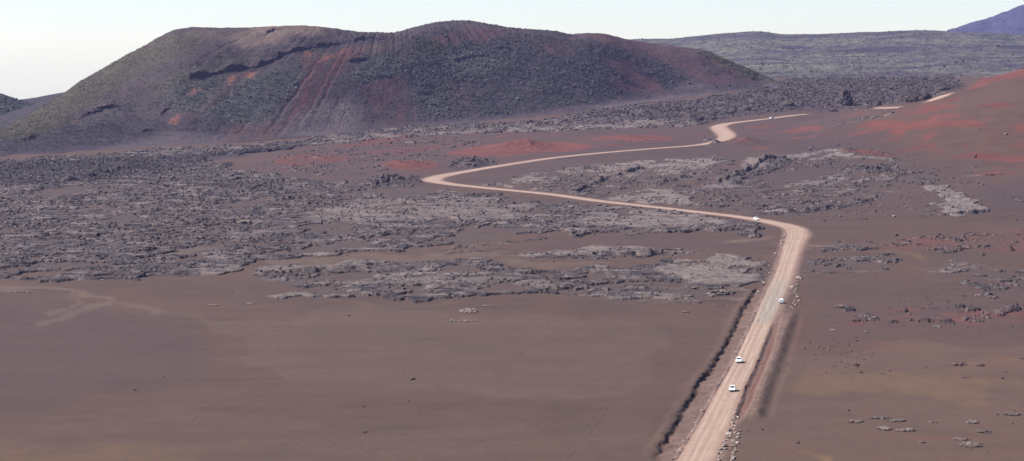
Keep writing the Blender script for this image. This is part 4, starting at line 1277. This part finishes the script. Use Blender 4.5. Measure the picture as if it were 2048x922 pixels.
def make_car():
    """hatchback 4.1 m long facing +Y, wheels on z = 0"""
    root = bpy.data.objects.new('car', None); COL.objects.link(root)

    def half(w, zb, zs, zt, wt):
        return [(w * .86, zb), (w, zb + .14), (w, zs), (w * .97, zs + .05), (wt, zt)]
    st = [(-2.05, half(.74, .34, .62, .74, .66)), (-1.98, half(.84, .26, .82, .93, .76)), (-1.5, half(.87, .22, .86, .97, .80)), (0, half(.88, .20, .86, .95, .82)),
          (1.0, half(.88, .20, .84, .93, .80)), (1.6, half(.86, .22, .72, .82, .72)), (1.95, half(.80, .26, .60, .68, .66)), (2.06, half(.66, .34, .50, .56, .56))]
    bm = loft(st)
    # cabin
    cab = [(-1.95, .95, .74), (-1.60, 1.36, .62), (-1.35, 1.46, .58), (-.2, 1.50, .60), (.25, 1.46, .60), (1.10, .93, .74)]
    rings = []
    for y, z, w in cab:
        rings.append([bm.verts.new(q) for q in ((-w, y, z), (w, y, z))])
    low = {0: .92, 5: .90}
    lowv = []
    for y, z, w in cab:
        lowv.append([bm.verts.new((-.80, y, .88)), bm.verts.new((.80, y, .88))])
    for i in range(len(cab) - 1):
        a, b = rings[i], rings[i + 1]; c, e = lowv[i], lowv[i + 1]
        bm.faces.new((a[0], a[1], b[1], b[0]))
        bm.faces.new((c[1], e[1], b[1], a[1])); bm.faces.new((c[0], a[0], b[0], e[0]))
    bm.faces.new((rings[0][0], lowv[0][0], lowv[0][1], rings[0][1])); bm.faces.new((rings[-1][1], lowv[-1][1], lowv[-1][0], rings[-1][0]))
    bmesh.ops.recalc_face_normals(bm, faces=bm.faces)
    bm_obj('body', bm, M['paint'], root)
    bm_obj('windscreen', prism([(-.62, 1.04, .975), (.62, 1.04, .975), (.545, .33, 1.425), (-.545, .33, 1.425)], .012), M['glass'], root)
    bm_obj('rear_window', prism([(.60, -1.93, 1.005), (-.60, -1.93, 1.005), (-.52, -1.63, 1.345), (.52, -1.63, 1.345)], .015), M['glass'], root)
    for s in (-1, 1):
        def sp(y, z):
            # on the leaning cabin side
            t = (z - .88) / .6
            return (s * (.80 - .21 * t + .004), y, z)
        for quad in ([(-1.55, 1.0), (-.52, 1.0), (-.52, 1.42), (-1.35, 1.37)], [(-.44, 1.0), (.86, 1.0), (.28, 1.39), (-.44, 1.42)]):
            q = [sp(*p) for p in quad]
            if s < 0: q = q[::-1]
            bm_obj('side_window', prism(q, .012), M['glass'], root)
        bm_obj('mirror', box_bm(s * .88 - .10, s * .88 + .10, .72, .86, .95, 1.09, .03), M['paint'], root)
        bm_obj('headlight', box_bm(s * .58 - .16, s * .58 + .16, 1.90, 2.035, .545, .66, .03), M['lamp'], root)
        bm_obj('tail_light', box_bm(s * .68 - .10, s * .68 + .10, -2.045, -1.93, .66, .90, .02), M['tail'], root)
        for y in (-1.28, 1.28):
            t = bm_obj('wheel', wheel_bm(.31, .2), M['tyre'], root, False); t.location = (s * .80, y, .31)
            r = bm_obj('rim', wheel_bm(.20, .02, 14), M['rim'], t); r.location = (s * .10, 0, 0)
    bm_obj('grille', box_bm(-.40, .40, 1.98, 2.075, .36, .50, .02), M['trim'], root)
    bm_obj('front_bumper', box_bm(-.70, .70, 1.93, 2.085, .24, .34, .03), M['trim'], root)
    bm_obj('rear_bumper', box_bm(-.72, .72, -2.10, -1.95, .34, .50, .03), M['paint'], root)
    return root


CAR0 = make_car()


def copy_tree(o, parent=None):
    c = o.copy(); COL.objects.link(c); c.parent = parent
    for ch in o.children:
        copy_tree(ch, c)
    return c


def place_car(px, py, toward, label, scale=1.0, first=False, turn=0.):
    c = CAR0 if first else copy_tree(CAR0)
    x, y = at(px, py)
    i = int(np.argmin((RP[:, 0] - x) ** 2 + (RP[:, 1] - y) ** 2)); i = min(max(i, 1), len(RP) - 2)
    tx, ty = RP[i + 1, 0] - RP[i - 1, 0], RP[i + 1, 1] - RP[i - 1, 1]
    if toward: tx, ty = -tx, -ty
    u = 1024 + F * x / y
    c.location = (x, y, float(zbase(u, y)) + .05)
    c.rotation_euler = (0, 0, math.atan2(-tx, ty) + turn)
    c.scale = (scale,) * 3
    return tag(c, label, 'car', 'white cars on the dirt road')


place_car(1478, 725, True, 'white hatchback driving down the straight road ahead of the lowest car', 1.03, True)
place_car(1465, 782, True, 'white hatchback nearest the bottom of the straight dirt road', 1.0)
place_car(1563, 606, False, 'white car pulled over at the right shoulder beside a pile of boulders', 1.05)
place_car(1513, 440, True, 'white car on the road just left of the sharp bend', 1.05)
place_car(1543, 237.5, True, 'tiny white car on the far road above the double bend', 1.12)

# ------------------------------------------------------------------ air
HAZE = 1.9e-5
bm = bmesh.new(); bmesh.ops.create_cube(bm, size=1)
for v in bm.verts:
    v.co = (v.co.x * 12000, 5600 + v.co.y * 11800, 0)[0:2] + ((460 if v.co.z > 0 else -420),)
me = bpy.data.meshes.new('haze'); bm.to_mesh(me); bm.free()
k = bpy.data.materials.new('haze_air'); k.use_nodes = True
k.node_tree.nodes.clear()
vo = k.node_tree.nodes.new('ShaderNodeVolumePrincipled'); ou = k.node_tree.nodes.new('ShaderNodeOutputMaterial')
vo.inputs['Color'].default_value = (.45, .47, 1.0, 1); vo.inputs['Density'].default_value = HAZE; vo.inputs['Anisotropy'].default_value = .2
k.node_tree.links.new(vo.outputs[0], ou.inputs['Volume'])
me.materials.append(k)
hz = bpy.data.objects.new('haze', me); COL.objects.link(hz)
tag(hz, 'thin bluish haze hanging over the whole landscape', 'haze', kind='stuff')

# ------------------------------------------------------------------ light
EL = math.radians(46); AZ = math.radians(-80)      # azimuth from +Y towards +X
sd = Vector((math.sin(AZ) * math.cos(EL), math.cos(AZ) * math.cos(EL), math.sin(EL)))
L = bpy.data.lights.new('sun', 'SUN'); L.energy = 5.0; L.angle = math.radians(.5); L.color = (1.0, .95, .88)
lo = bpy.data.objects.new('sun', L); COL.objects.link(lo)
lo.rotation_euler = (-sd).to_track_quat('-Z', 'Y').to_euler()
W = bpy.data.worlds.new('World'); SC.world = W; W.use_nodes = True
nt = W.node_tree; nt.nodes.clear()
sky = nt.nodes.new('ShaderNodeTexSky'); sky.sky_type = 'NISHITA'; sky.sun_disc = False
sky.sun_elevation = EL; sky.sun_rotation = AZ; sky.altitude = 2300; sky.air_density = 1.0; sky.dust_density = .7; sky.ozone_density = 2.2
bg = nt.nodes.new('ShaderNodeBackground'); bg.inputs['Strength'].default_value = .0545
wo = nt.nodes.new('ShaderNodeOutputWorld')
nt.links.new(sky.outputs[0], bg.inputs[0]); nt.links.new(bg.outputs[0], wo.inputs[0])

# ------------------------------------------------------------------ camera
cam = bpy.data.cameras.new('camera'); cam.sensor_width = 36; cam.lens = F / 2048 * 36
cam.clip_start = 1; cam.clip_end = 40000
cm = bpy.data.objects.new('camera', cam); COL.objects.link(cm)
cm.location = (0, 0, HC); cm.rotation_euler = (math.pi / 2 - PITCH, 0, 0)
SC.camera = cm
SC.view_settings.view_transform = 'Standard'; SC.view_settings.look = 'None'
SC.view_settings.gamma = 1; SC.view_settings.use_curve_mapping = False
SC.view_settings.exposure = 1.47
SC.cycles.max_bounces = 4; SC.cycles.diffuse_bounces = 2; SC.cycles.volume_bounces = 0
